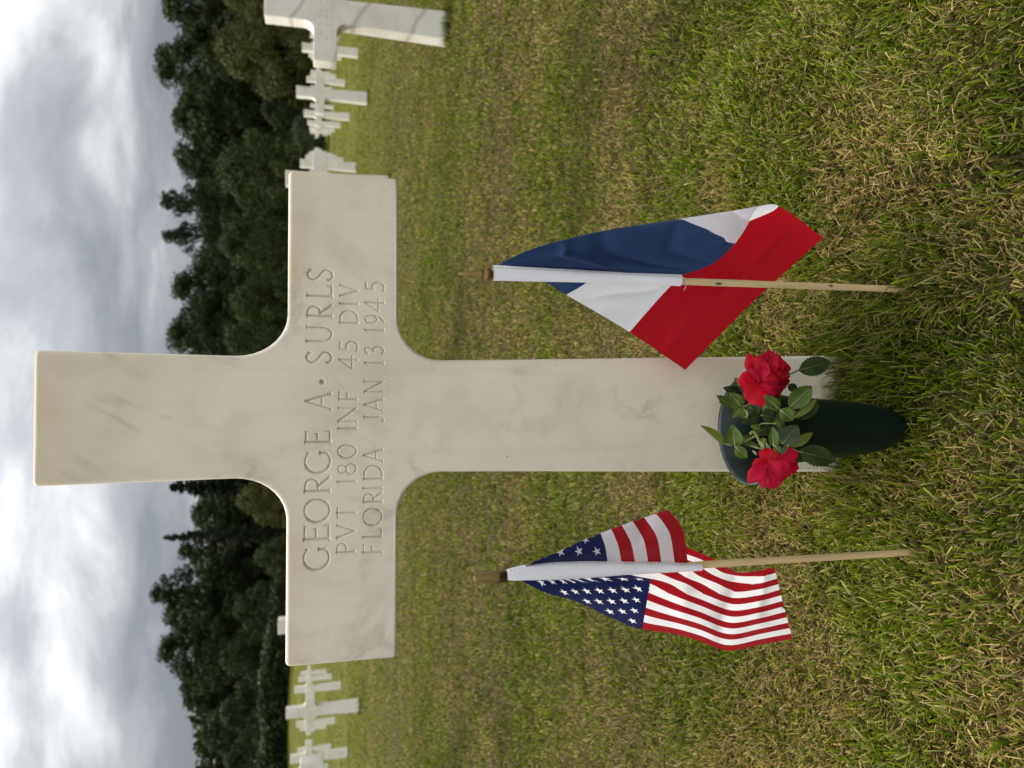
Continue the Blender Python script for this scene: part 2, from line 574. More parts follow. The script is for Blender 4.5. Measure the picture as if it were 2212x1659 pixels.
def lawn_material():
    m, nt, b = new_mat('mown_lawn')
    geo = N(nt, 'ShaderNodeNewGeometry')
    pos = geo.outputs['Position']
    st = N(nt, 'ShaderNodeMapping')
    st.inputs['Scale'].default_value = (0.35, 1.0, 1.0)
    nt.links.new(pos, st.inputs[0])
    patch = noise(nt, st.outputs[0], 1.1, 5, 0.62, 0.3)
    green = ramp(nt, noise(nt, pos, 9.0, 5, 0.65), [(0.32, (0.056, 0.064, 0.004)), (0.68, (0.118, 0.126, 0.010))])
    dry = ramp(nt, noise(nt, pos, 14.0, 5, 0.65), [(0.32, (0.15, 0.112, 0.025)), (0.68, (0.27, 0.20, 0.055))])
    k = math_node(nt, 'MULTIPLY', math_node(nt, 'SUBTRACT', patch, 0.50), 4.5, True)
    c = mix_col(nt, math_node(nt, 'MULTIPLY', k, 0.75), green, dry)
    # thatch and soil shown between the blades close by
    sep = N(nt, 'ShaderNodeSeparateXYZ')
    nt.links.new(pos, sep.inputs[0])
    nearf = N(nt, 'ShaderNodeMapRange')
    nearf.inputs['From Min'].default_value = 3.0
    nearf.inputs['From Max'].default_value = 16.0
    nt.links.new(sep.outputs[1], nearf.inputs['Value'])
    soil = ramp(nt, noise(nt, pos, 60.0, 4, 0.7), [(0.3, (0.026, 0.021, 0.007)), (0.7, (0.085, 0.066, 0.022))])
    c = mix_col(nt, nearf.outputs[0], soil, c)
    nt.links.new(c, b.inputs['Base Color'])
    b.inputs['Roughness'].default_value = 0.9
    b.inputs['Specular IOR Level'].default_value = 0.1
    bump(nt, b, noise(nt, pos, 45.0, 4, 0.7), 0.7, 0.03)
    return m


def build_ground():
    ys = np.concatenate([np.linspace(-12, 0, 13)[:-1], np.linspace(0, 5, 81)[:-1], np.linspace(5, 60, 75)[:-1], np.linspace(60, 420, 25)])
    xs = np.concatenate([np.linspace(-320, -40, 15)[:-1], np.linspace(-40, -3, 30)[:-1], np.linspace(-3, 3, 81)[:-1], np.linspace(3, 40, 30)[:-1], np.linspace(40, 320, 15)])
    X, Y = np.meshgrid(xs, ys)
    Zg = ground_z(X, Y)
    co = np.stack([X.ravel(), Y.ravel(), Zg.ravel()], 1)
    n, mcols = X.shape
    i = np.arange(n - 1)[:, None] * mcols + np.arange(mcols - 1)[None]
    q = np.stack([i, i + 1, i + 1 + mcols, i + mcols], -1).reshape(-1, 4)
    o = finish('ground', quads_mesh('ground', co, q), lawn_material())
    tag(o, 'mown cemetery lawn with dry straw patches', 'lawn', kind='structure')


build_ground()


# ------------------------------------------------------------------ marble crosses
# all in D, measured from the ground at the foot of the stem
HW_TOP, HW_MID, HW_LOW, HW_FOOT = 0.0818, 0.0785, 0.0765, 0.0925


def half_outline(corner=0.006, fil=0.058, foot=-0.12, arcs=9):
    pts = [(HW_FOOT + 0.002, foot), (HW_FOOT, 0.0), (0.085, 0.30), (0.0785, 0.55)]

    def arc(cx, cz, rx, rz, a0, a1, n):
        return [(cx + rx * math.cos(R(a0 + (a1 - a0) * k / n)), cz + rz * math.sin(R(a0 + (a1 - a0) * k / n))) for k in range(n + 1)]
    pts += arc(HW_LOW + fil, ARM_B - fil, fil, fil, 180, 90, arcs)
    pts += arc(ARM_X - corner, ARM_B + corner, corner, corner, -90, 0, 3)
    pts += arc(ARM_X - corner, ARM_T - corner, corner, corner, 0, 90, 3)
    pts += arc(HW_MID + fil * 0.95, ARM_T + fil * 1.1, fil * 0.95, fil * 1.1, 270, 180, arcs)
    pts += arc(HW_TOP - corner, TOP_Z - corner, corner, corner, 0, 90, 3)
    return pts


def cross_mesh(name, hole=None, arcs=9, bev=0.0045):
    hf = half_outline(arcs=arcs)
    out = hf + [(-x, z) for x, z in reversed(hf)]
    pts = np.array(out) * D
    n = len(pts)
    nxt = np.roll(pts, -1, 0); prv = np.roll(pts, 1, 0)
    t = nxt - prv
    nor = np.stack([t[:, 1], -t[:, 0]], 1)
    nor /= np.linalg.norm(nor, axis=1)[:, None]
    b = bev * D
    th = THICK * D
    rings = []
    for a in (0, 30, 60, 90):
        rings.append((b * (1 - math.sin(R(a))), b * (1 - math.cos(R(a)))))
    rings += [(ins, th - y) for ins, y in reversed(rings)]
    verts = []
    for ins, y in rings:
        q = pts - nor * ins
        verts += [(p[0], y, p[1]) for p in q]
    faces = []
    for k in range(len(rings) - 1):
        for i in range(n):
            j = (i + 1) % n
            faces.append((k * n + i, k * n + j, (k + 1) * n + j, (k + 1) * n + i))
    front = [Vector((verts[i][0], verts[i][2], 0)) for i in range(n)]
    loops = [front]
    base = 0
    idx = list(range(n))
    if hole:
        x0, x1, z0, z1 = hole
        hv = [(x0, 0, z0), (x0, 0, z1), (x1, 0, z1), (x1, 0, z0)]
        idx += list(range(len(verts), len(verts) + 4))
        verts += hv
        loops.append([Vector((p[0], p[2], 0)) for p in hv])
    for tri in tessellate_polygon(loops):
        faces.append(tuple(idx[i] for i in tri))
    bk = (len(rings) - 1) * n
    for tri in tessellate_polygon([[Vector((verts[bk + i][0], verts[bk + i][2], 0)) for i in range(n)]]):
        faces.append(tuple(bk + i for i in tri))
    me = bpy.data.meshes.new(name)
    me.from_pydata([tuple(map(float, p)) for p in verts], [], faces)
    bm = bmesh.new()
    bm.from_mesh(me)
    bmesh.ops.recalc_face_normals(bm, faces=bm.faces)
    # all faces should look outwards: the front is -y
    fr = [f for f in bm.faces if abs(f.calc_center_median().y) < 1e-6 and abs(f.normal.y) > 0.9]
    if fr and sum(f.normal.y * f.calc_area() for f in fr) > 0:
        bmesh.ops.reverse_faces(bm, faces=bm.faces)
    for f in bm.faces:
        f.smooth = not (abs(f.normal.y) > 0.999)
    bm.to_mesh(me)
    bm.free()
    me.update()
    return me


# --- lettering: V-cut capitals, strokes in cap-height units
def arcp(cx, cz, rx, rz, a0, a1, n=18):
    return [(cx + rx * math.cos(R(a0 + (a1 - a0) * k / n)), cz + rz * math.sin(R(a0 + (a1 - a0) * k / n))) for k in range(n + 1)]


def smooth_line(pts, n=8):
    pts = np.array(pts, float)
    t = np.arange(len(pts))
    q = np.linspace(0, len(pts) - 1, (len(pts) - 1) * n + 1)
    # Catmull-Rom
    out = []
    for x in q:
        i = min(int(x), len(pts) - 2); f = x - i
        p0, p1, p2, p3 = pts[max(i - 1, 0)], pts[i], pts[i + 1], pts[min(i + 2, len(pts) - 1)]
        out.append(tuple(0.5 * ((2 * p1) + (p2 - p0) * f + (2 * p0 - 5 * p1 + 4 * p2 - p3) * f * f + (3 * p1 - p0 - 3 * p2 + p3) * f ** 3)))
    return out


TK, TN, SE = 0.125, 0.085, 0.06


def srf(x, z, h=0.085):
    return ([(x - h, z), (x + h, z)], SE)


def tick(x, z, dz):
    return ([(x, z), (x + 0.02, z + dz)], SE)


def glyph(ch, a):
    if ch == '.':
        return [([(a / 2, 0.36), (a / 2 + 0.001, 0.36)], 0.24)]
    if ch == 'I':
        return [([(a / 2, 0), (a / 2, 1)], TK), srf(a / 2, 0), srf(a / 2, 1)]
    if ch == '1':
        return [([(a / 2, 0), (a / 2, 1)], TK), srf(a / 2, 0, 0.1), ([(a / 2, 0.99), (a / 2 - 0.14, 0.86)], SE)]
    if ch == 'G':
        return [(arcp(a * 0.53, 0.5, a * 0.50, 0.5, 42, 180), TN), (arcp(a * 0.53, 0.5, a * 0.50, 0.5, 110, 250), TK), (arcp(a * 0.53, 0.5, a * 0.50, 0.5, 180, 318), TN),
                ([(a * 0.90, 0.40), (a * 0.90, 0.15)], TK), srf(a * 0.90, 0.40, 0.1), tick(a * 0.90, 0.84, 0.1)]
    if ch in 'O0':
        return [(arcp(a / 2, 0.5, a / 2 - 0.04, 0.5, 0, 360, 36), TN), (arcp(a / 2, 0.5, a / 2 - 0.045, 0.5, 130, 230), TK), (arcp(a / 2, 0.5, a / 2 - 0.045, 0.5, -50, 50), TK)]
    if ch in 'EF':
        g = [([(0.12, 0), (0.12, 1)], TK), srf(0.1, 0), srf(0.08, 1, 0.06), ([(0.12, 0.975), (a - 0.02, 0.975)], TN), tick(a - 0.05, 0.97, -0.13),
             ([(0.12, 0.53), (a * 0.78, 0.53)], TN), ([(a * 0.78, 0.46), (a * 0.78, 0.61)], SE)]
        if ch == 'E':
            g += [([(0.12, 0.025), (a, 0.025)], TN), tick(a - 0.03, 0.03, 0.15)]
        return g
    if ch in 'RP':
        lo = 0.47
        rx = a * (0.42 if ch == 'R' else 0.48)
        g = [([(0.12, 0), (0.12, 1)], TK), srf(0.12, 0), srf(0.07, 1, 0.05), ([(0.12, 0.975), (a * 0.42, 0.975)], TN),
             (arcp(a * 0.42, (0.975 + lo) / 2, rx, (0.975 - lo) / 2, 90, -90), TN + 0.015), ([(a * 0.42, lo), (0.12, lo)], TN)]
        if ch == 'R':
            g += [([(a * 0.42, lo), (a * 0.92, 0.02)], TK), ([(a * 0.88, 0.01), (a * 1.02, 0.0)], SE)]
        return g
    if ch == 'A':
        return [([(0.06, 0), (a / 2, 1)], TN), ([(a / 2, 1), (a - 0.06, 0)], TK), ([(a * 0.22, 0.36), (a * 0.78, 0.36)], SE + 0.01), srf(0.06, 0, 0.08), srf(a - 0.06, 0, 0.08)]
    if ch == 'V':
        return [([(0.06, 1), (a / 2, 0)], TK), ([(a / 2, 0), (a - 0.06, 1)], TN), srf(0.06, 1, 0.08), srf(a - 0.06, 1, 0.08)]
    if ch == 'S':
        return [(smooth_line([(.86 * a, .84), (.68 * a, .965), (.45 * a, 1), (.2 * a, .92), (.1 * a, .76), (.24 * a, .60), (.58 * a, .46), (.88 * a, .32), (.9 * a, .15), (.66 * a, .02), (.4 * a, 0), (.16 * a, .05), (.07 * a, .16)], 4), TN + 0.015),
                tick(.86 * a, .80, 0.14), tick(.06 * a, .08, 0.14)]
    if ch == 'U':
        return [([(0.12, 1), (0.12, 0.36)], TK), (arcp(a / 2, 0.36, a / 2 - 0.12, 0.36, 180, 360), TN + 0.01), ([(a - 0.12, 0.36), (a - 0.12, 1)], TN), srf(0.12, 1), srf(a - 0.12, 1)]
    if ch == 'L':
        return [([(0.12, 0), (0.12, 1)], TK), srf(0.12, 1), srf(0.08, 0, 0.06), ([(0.12, 0.025), (a, 0.025)], TN), tick(a - 0.03, 0.03, 0.15)]
    if ch == 'T':
        return [([(a / 2, 0), (a / 2, 1)], TK), srf(a / 2, 0), ([(0, 0.975), (a, 0.975)], TN), tick(0.02, 0.97, -0.14), tick(a - 0.04, 0.97, -0.14)]
    if ch == 'N':
        return [([(0.1, 0), (0.1, 1)], TN), ([(0.1, 1), (a - 0.1, 0)], TK), ([(a - 0.1, 0), (a - 0.1, 1)], TN), srf(0.1, 0), srf(0.06, 1, 0.07), srf(a - 0.1, 1)]
    if ch == 'D':
        return [([(0.12, 0), (0.12, 1)], TK), srf(0.08, 0, 0.06), srf(0.08, 1, 0.06), ([(0.12, 0.975), (a * 0.4, 0.975)], TN),
                (arcp(a * 0.4, 0.5, a * 0.56, 0.475, 90, -90, 24), TN + 0.02), ([(a * 0.4, 0.025), (0.12, 0.025)], TN)]
    if ch == 'J':
        return [([(a - 0.13, 1), (a - 0.13, 0.2)], TK), (arcp(a - 0.13 - 0.16, 0.16, 0.16, 0.18, 0, -130, 10), TN), srf(a - 0.13, 1, 0.1)]
    if ch == '8':
        return [(arcp(a / 2, 0.75, a * 0.36, 0.235, 0, 360, 28), TN), (arcp(a / 2, 0.26, a * 0.46, 0.27, 0, 360, 28), TN + 0.01)]
    if ch == '4':
        return [([(a * 0.72, 0), (a * 0.72, 1)], TK), ([(a * 0.70, 1), (0.02, 0.32)], TN), ([(0.02, 0.30), (a, 0.30)], TN), srf(a * 0.72, 0, 0.07)]
    if ch == '5':
        return [([(a * 0.25, 0.97), (a * 0.92, 0.97)], TN + 0.01), ([(a * 0.25, 0.97), (a * 0.20, 0.56)], TN), (smooth_line([(a * .2, .56), (a * .5, .63), (a * .82, .53), (a * .95, .3), (a * .78, .07), (a * .45, 0), (a * .08, .06)], 5), TN + 0.015)]
    if ch == '3':
        return [(smooth_line([(a * .1, .86), (a * .35, .99), (a * .72, .95), (a * .82, .76), (a * .62, .58), (a * .4, .54)], 5), TN),
                (smooth_line([(a * .4, .54), (a * .75, .5), (a * .95, .29), (a * .78, .07), (a * .42, 0), (a * .06, .07)], 5), TN + 0.015)]
    if ch == '9':
        return [(arcp(a * 0.48, 0.68, a * 0.42, 0.315, 0, 360, 28), TN), (smooth_line([(a * .9, .68), (a * .88, .42), (a * .66, .16), (a * .22, 0.0)], 6), TN + 0.015)]
    return []


# each letter: character, left and right edge in the survey frame's y (line reads towards smaller y)
LINES = [
    (('G', 1236, 1189), ('E', 1175, 1142), ('O', 1135, 1084), ('R', 1072, 1036), ('G', 1029, 981), ('E', 967, 938), ('A', 893, 854), ('.', 840, 824),
     ('S', 792, 765), ('U', 750, 707), ('R', 695, 663), ('L', 652, 622), ('S', 613, 585)),
    (('P', 1201, 1178), ('V', 1168, 1138), ('T', 1123, 1103), ('1', 1051, 1041), ('8', 1031, 1008), ('0', 997, 966), ('I', 937, 926), ('N', 920, 884), ('F', 873, 852),
     ('4', 803, 775), ('5', 766, 742), ('D', 708, 675), ('I', 667, 657), ('V', 648, 618)),
    (('F', 1201, 1181), ('L', 1168, 1149), ('O', 1141, 1103), ('R', 1093, 1069), ('I', 1065, 1055), ('D', 1044, 1011), ('A', 1004, 975), ('J', 921, 902), ('A', 895, 866), ('N', 856, 826),
     ('1', 795, 784), ('3', 772, 753), ('1', 724, 713), ('9', 705, 685), ('4', 678, 651), ('5', 635, 613)),
]
LINE_V = [((1236, 658, 712.5), (585, 663.5, 717)), ((1201, 729, 768), (618, 734, 773.5)), ((1201, 786, 826), (613, 789, 829))]


def build_inscription(parent, hole, mat):
    x0, x1, z0, z1 = hole
    step = 0.00055
    nx = int((x1 - x0) / step) + 1
    nz = int((z1 - z0) / step) + 1
    gx = np.linspace(x0, x1, nx)
    gz = np.linspace(z0, z1, nz)
    depth = np.zeros((nz, nx))
    for letters, (la, lb) in zip(LINES, LINE_V):
        for ch, ya, yb in letters:
            ym = (ya + yb) / 2
            f = (la[0] - ym) / (la[0] - lb[0])
            vt = la[1] + (lb[1] - la[1]) * f
            vb = la[2] + (lb[2] - la[2]) * f
            p0 = P(1659 - ya, vb, 1.0)
            p1 = P(1659 - yb, vt, 1.0)
            cap = p1[2] - p0[2]
            a = (p1[0] - p0[0]) / cap
            for pts, w in glyph(ch, a):
                hw = w * cap * 0.51
                q = [(p0[0] - MX + px * cap, p0[2] + pz * cap) for px, pz in pts]
                for (ax, az), (bx, bz) in zip(q[:-1], q[1:]):
                    i0 = max(int((min(ax, bx) - hw - x0) / step) - 1, 1); i1 = min(int((max(ax, bx) + hw - x0) / step) + 3, nx - 1)
                    j0 = max(int((min(az, bz) - hw - z0) / step) - 1, 1); j1 = min(int((max(az, bz) + hw - z0) / step) + 3, nz - 1)
                    if i1 <= i0 or j1 <= j0:
                        continue
                    XX, ZZ = np.meshgrid(gx[i0:i1], gz[j0:j1])
                    dx, dz = bx - ax, bz - az
                    L2 = dx * dx + dz * dz + 1e-12
                    t = np.clip(((XX - ax) * dx + (ZZ - az) * dz) / L2, 0, 1)
                    d = np.hypot(XX - ax - t * dx, ZZ - az - t * dz)
                    depth[j0:j1, i0:i1] = np.maximum(depth[j0:j1, i0:i1], np.clip(hw - d, 0, None) * 2.1)
    XX, ZZ = np.meshgrid(gx, gz)
    co = np.stack([XX.ravel(), depth.ravel(), ZZ.ravel()], 1)
    i = np.arange(nz - 1)[:, None] * nx + np.arange(nx - 1)[None]
    q = np.stack([i, i + 1, i + 1 + nx, i + nx], -1).reshape(-1, 4)
    o = finish('inscription', quads_mesh('inscription', co, q), mat, parent)
    o['label'] = 'three engraved lines of serif capitals across the arms'
    return o


main = empty('marble_cross', (MX, MY, 0.0), R(1.3))
main.rotation_euler = (0, R(0.30), R(1.3))
tag(main, 'large near marble cross engraved with name and date, roses at its foot', 'grave cross')
GZ = ground_z(MX, MY)
pa = P(1659 - 1252, 645, 1.0); pb = P(1659 - 570, 842, 1.0)
HOLE = (pa[0] - MX, pb[0] - MX, pb[2], pa[2])
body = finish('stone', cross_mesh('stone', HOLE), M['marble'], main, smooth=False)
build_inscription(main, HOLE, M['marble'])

far_me = cross_mesh('row_cross', None, 6)
vein_me = far_me.copy()
far_me.materials.append(M['marble_far'])
vein_me.materials.append(M['marble_vein'])
SX, SY, GYAW = 2.461 * D, 3.72 * D, R(1.04)
ORD = ['', 'first', 'second', 'third', 'fourth', 'fifth', 'sixth', 'seventh', 'eighth', 'ninth', 'tenth', 'eleventh', 'twelfth', 'thirteenth', 'fourteenth', 'fifteenth', 'sixteenth']
cross_spots = []
for j in range(1, 14):
    for k in range(-16, 17):
        x = MX + k * SX * math.cos(GYAW) - j * SY * math.sin(GYAW)
        y = MY + k * SX * math.sin(GYAW) + j * SY * math.cos(GYAW)
        if abs(x) > 0.56 * y + 0.6 or (x < -2 and y > 33):
            continue
        cross_spots.append((j, k, x - (0.06 * D if (j, k) == (1, -1) else 0), y))
for j, k, x, y in cross_spots:
    x += random.uniform(-.008, .008)
    y += random.uniform(-.01, .01)
    o = bpy.data.objects.new('marble_cross', vein_me if (j, k) == (1, 1) else far_me)
    col.objects.link(o)
    o.location = (x, y, float(ground_z(x, y)))
    o.rotation_euler = (R(random.uniform(-.3, .3)), R(random.uniform(-.4, .4)), GYAW + R(random.uniform(-.7, .7)))
    if (j, k) == (1, 1):
        lab = 'white marble cross with brown diagonal veins, cut by the frame edge on the right'
    elif (j, k) == (1, -1):
        lab = 'white marble cross of which one arm enters the frame, left of the near cross'
    else:
        side = 'directly behind the near cross' if k == 0 else 'column %s to the %s of the near cross' % (ORD[abs(k)], 'right' if k > 0 else 'left')
        lab = 'plain white marble cross, row %s behind, %s' % (ORD[j], side)
    tag(o, lab, 'grave cross', 'white crosses in rows across the lawn')


# ------------------------------------------------------------------ flags
def wmesh(name, verts, faces, mat, parent, smooth=True):
    """world-space vertices hung under an unrotated Empty"""
    off = np.array(parent.location)
    return mesh_obj(name, np.asarray([tuple(p) for p in verts]) - off, faces, mat, parent, smooth)


class Flag:
    def __init__(self, conv, top, net, wr=0.004, seed=0.0, creases=()):
        self.creases = creases
        self.c = [c for c, _ in net]
        self.rows = []
        for c, row in net:
            row = [(0.0,) + top] + row
            a = np.array(row, float)
            u, v = conv(a[:, 1], a[:, 2])
            self.rows.append((a[:, 0], np.stack([u, v, a[:, 3]], 1)))
        self.wr = wr
        self.seed = seed

    def __call__(self, s, t):
        s = np.asarray(s, float).ravel(); t = np.asarray(t, float).ravel()
        r = np.maximum(np.maximum(s, t), 1e-5)
        c = np.where(t >= s, s / r, 2 - t / r)
        val = np.stack([pchip(rk, pk, r) for rk, pk in self.rows])
        ck = np.array(self.c)
        i1 = int(np.where(ck == 1.0)[0][0])
        e = 0.05
        lo = val[i1] + (val[i1 - 1] - val[i1]) * (e / (1 - ck[i1 - 1]))
        hi = val[i1] + (val[i1 + 1] - val[i1]) * (e / (ck[i1 + 1] - 1))
        ck = np.concatenate([ck[:i1], [1 - e, 1.0, 1 + e], ck[i1 + 1:]])
        val = np.concatenate([val[:i1], lo[None], val[i1:i1 + 1], hi[None], val[i1 + 1:]])
        uvy = pchip(ck, val, c)
        w = (fbm(s * 5 + self.seed, t * 3.2 + 3 * self.seed, 2) - 0.5) * self.wr * 2 * np.clip(s * 8, 0, 1)
        w = w + 0.0010 * np.sin(s * 23 + t * 9 + self.seed) * np.clip(s * 6, 0, 1)
        for s0, t0, s1, t1, amp, wid in self.creases:
            ds, dt = s1 - s0, t1 - t0
            L2 = ds * ds + dt * dt
            k = ((s - s0) * ds + (t - t0) * dt) / L2
            d = ((s - s0) * dt - (t - t0) * ds) / math.sqrt(L2) + 0.02 * np.sin(k * 5)
            env = np.clip(1.15 - np.abs(k - 0.5) * 2, 0, 1) ** 0.7
            w = w + 1.6 * amp * env * np.exp(-np.abs(d / wid) ** 1.5)
        return P(uvy[:, 0], uvy[:, 1], uvy[:, 2] + w * np.clip(s * 12, 0, 1))


def cloth_part(flag, name, s0, s1, t0, t1, mat, parent, n, m):
    S, T = np.meshgrid(np.linspace(s0, s1, n), np.linspace(t0, t1, m))
    co = flag(S, T)
    return wmesh(name, co, grid_faces(m, n), mat, parent)


def sleeve(parent, conv, left, right, Y, depth, name='sleeve'):
    lx = np.array(left, float); rx = np.array(right, float)
    xs = np.linspace(lx[0, 0], lx[-1, 0], 36)
    yl = np.interp(xs, lx[:, 0], lx[:, 1]); yr = np.interp(xs, rx[:, 0], rx[:, 1])
    cu, cv = conv(xs, (yl + yr) / 2)
    eu, ev = conv(xs, yr)
    cen = P(cu, cv, Y); edge = P(eu, ev, Y)
    hw = np.abs(edge[:, 0] - cen[:, 0])
    wob = 1 + 0.07 * np.sin(np.linspace(0, 15, 36)) * np.linspace(0.3, 1, 36)
    v, f = tube(cen, [(h, depth * D * k) for h, k in zip(hw, wob)], 20)
    return wmesh(name, v, f[:-2], M['star'], parent)


def stitches(parent, conv, pts, Y, n):
    xs = np.linspace(pts[0][0], pts[-1][0], 2 * n)
    ys = np.interp(xs, [p[0] for p in pts], [p[1] for p in pts])
    V, F = [], []
    u, v = conv(xs, ys)
    q = P(u, v, Y)
    for k in range(n):
        a, b = q[2 * k], q[2 * k + 1]
        tv, tf = tube([a, b], 0.00035, 5)
        F += [tuple(i + len(V) for i in f) for f in tf]
        V += tv
    return wmesh('stitching', V, F, M['stitch'], parent)


M['stitch'] = simple('stitch_thread', (0.45, 0.45, 0.52), 0.8)


def pole(parent, pb, pt):
    n = 14
    pts = [Vector(pb) + (Vector(pt) - Vector(pb)) * k / (n - 1) for k in range(n)]
    rad = [0.0047 * D * (1 + 0.03 * math.sin(k * 2.1)) for k in range(n)]
    v, f = tube(pts, rad, 14)
    return wmesh('pole', v, f, M['wood'], parent)


def finial(parent, base, axis, profile, name='finial'):
    v, f = lathe(profile, 24)
    q = Vector((0, 0, 1)).rotation_difference(axis)
    v = [q @ Vector(p) + Vector(base) for p in v]
    f.append(tuple(range(len(v) - 24, len(v))))
    return wmesh(name, v, f, M['brass'], parent)


# --- French flag on the right, folded over itself along a line from the top of the sleeve
def f3(x, y):
    return Z3(x, y)


PY = 0.88
gb = P(1034, 1957, PY)
fr = empty('stick_flag', (gb[0], gb[1], float(ground_z(gb[0], gb[1]))))
tag(fr, 'blue, white and red stick flag drooping beside the right of the near cross', 'flag')
pt = P(1065.5, 1064, PY)
ax = (Vector(pt) - Vector(gb)).normalized()
pole(fr, Vector(gb) - ax * 0.06, Vector(pt) + ax * 0.006)
pxl = 0.000561 * D
finial(fr, pt, ax, [(0.0, 0), (9 * pxl, 0.2 * pxl), (13.5 * pxl, 4 * pxl), (15.3 * pxl, 10 * pxl), (14 * pxl, 17 * pxl), (10.5 * pxl, 21.5 * pxl), (11.4 * pxl, 24 * pxl),
                   (10.6 * pxl, 27 * pxl), (6.5 * pxl, 52 * pxl), (2.6 * pxl, 75 * pxl), (1.2 * pxl, 76.5 * pxl)])
sleeve(fr, Z3, [(297, 500), (700, 508), (1000, 515), (1300, 529)], [(297, 415), (700, 437), (1000, 455), (1300, 470)], PY - 0.001, 0.0072)
stitches(fr, Z3, [(310, 428), (700, 449), (1000, 466), (1300, 480)], PY - 0.0072, 60)
FS = PY - 0.001
net_fr = [
    (0.00, [(0.4, 700, 437, FS), (0.75, 1000, 455, FS), (1.0, 1322, 468, FS)]),
    (0.17, [(0.4, 700, 395, FS - .012), (0.75, 1120, 412, FS - .014), (1.0, 1470, 412, FS - .012)]),
    (0.333, [(0.4, 700, 362, FS - .013), (0.75, 1290, 335, FS - .020), (1.0, 1595, 300, FS - .016)]),
    (0.39, [(0.4, 730, 335, FS - .012), (0.70, 1290, 285, FS - .020), (0.855, 1528, 265, FS - .017), (1.0, 1628, 256, FS - .014)]),
    (0.45, [(0.4, 760, 305, FS - .010), (0.60, 1190, 240, FS - .016), (0.74, 1440, 222, FS - .016), (1.0, 1655, 213, FS - .012)]),
    (0.58, [(0.25, 520, 325, FS - .004), (0.40, 850, 240, FS - .006), (0.575, 1275, 172, FS - .004), (0.8, 1520, 135, FS - .002), (1.0, 1722, 106, FS - .001)]),
    (0.64, [(0.25, 520, 325, FS + .006), (0.52, 1180, 190, FS + .010), (0.8, 1560, 130, FS + .012), (1.0, 1795, 89, FS + .012)]),
    (0.70, [(0.25, 520, 330, FS + .012), (0.5, 1150, 215, FS + .018), (0.8, 1560, 150, FS + .022), (1.0, 1868, 122, FS + .020)]),
    (1.00, [(0.333, 880, 420, FS + .030), (0.667, 1500, 308, FS + .034), (1.0, 2066, 270, FS + .018)]),
    (1.50, [(0.333, 790, 515, FS + .030), (0.667, 1262, 517, FS + .046), (1.0, 1716, 590, FS + .045)]),
    (2.00, [(0.20, 545, 490, FS + .022), (0.333, 690, 575, FS + .038), (0.667, 1030, 775, FS + .062), (1.0, 1328, 978, FS + .088)]),
]
flag_fr = Flag(Z3, (300, 425, FS), net_fr, 0.006, 1.3, ((.24, .40, .07, .92, .0060, .022), (.20, .30, .02, .62, -.0050, .018), (.30, .62, .16, .98, .0045, .02), (.87, -.05, .86, .75, -.0055, .030), (.77, .0, .74, .5, .0030, .03),
                (.40, .02, .62, .30, .0035, .025), (.52, .82, .46, 1.05, .003, .02), (.93, .5, .80, 1.05, .004, .03)))
cloth_part(flag_fr, 'blue_band', 0, 1 / 3, 0, 1, M['flag_blue'], fr, 50, 100)
cloth_part(flag_fr, 'white_band', 1 / 3, 2 / 3, 0, 1, M['flag_white'], fr, 50, 100)
cloth_part(flag_fr, 'red_band', 2 / 3, 1, 0, 1, M['flag_red'], fr, 50, 100)
# loose thread at the foot of the sleeve
tu, tv = Z3(np.array([1316, 1332, 1340, 1330, 1322]), np.array([480, 492, 515, 535, 550]))
v, f = tube(P(tu, tv, FS - .008), 0.0003, 5)
wmesh('loose_thread', v, f, M['flag_white'], fr)

# --- stars and stripes on the left
UY = 0.861
gb = P(467, 1983, UY)
us = empty('stick_flag', (gb[0], gb[1], float(ground_z(gb[0], gb[1]))))
tag(us, 'stars and stripes stick flag drooping left of the near cross', 'flag')
pt = P(413.5, 1094, UY)
ax = (Vector(pt) - Vector(gb)).normalized()
pole(us, Vector(gb) - ax * 0.06, Vector(pt) + ax * 0.006)
finial(us, pt, ax, [(0.0, 0), (12.4 * pxl, 0.2 * pxl), (12.6 * pxl, 16 * pxl), (15.0 * pxl, 16.4 * pxl), (15.6 * pxl, 18 * pxl), (15.3 * pxl, 21 * pxl), (11 * pxl, 46 * pxl), (7.4 * pxl, 68 * pxl), (6.6 * pxl, 71 * pxl), (4.8 * pxl, 71.8 * pxl), (4.4 * pxl, 69.5 * pxl), (1 * pxl, 69 * pxl)])
sleeve(us, Z4, [(262, 432), (340, 433), (500, 430), (650, 421), (800, 408), (1165, 387)], [(262, 382), (340, 362), (500, 345), (650, 341), (800, 345), (1165, 352)], UY - 0.001, 0.0070)
stitches(us, Z4, [(280, 388), (340, 370), (500, 353), (650, 348), (800, 352), (1150, 359)], UY - 0.0070, 50)
US = UY - 0.001
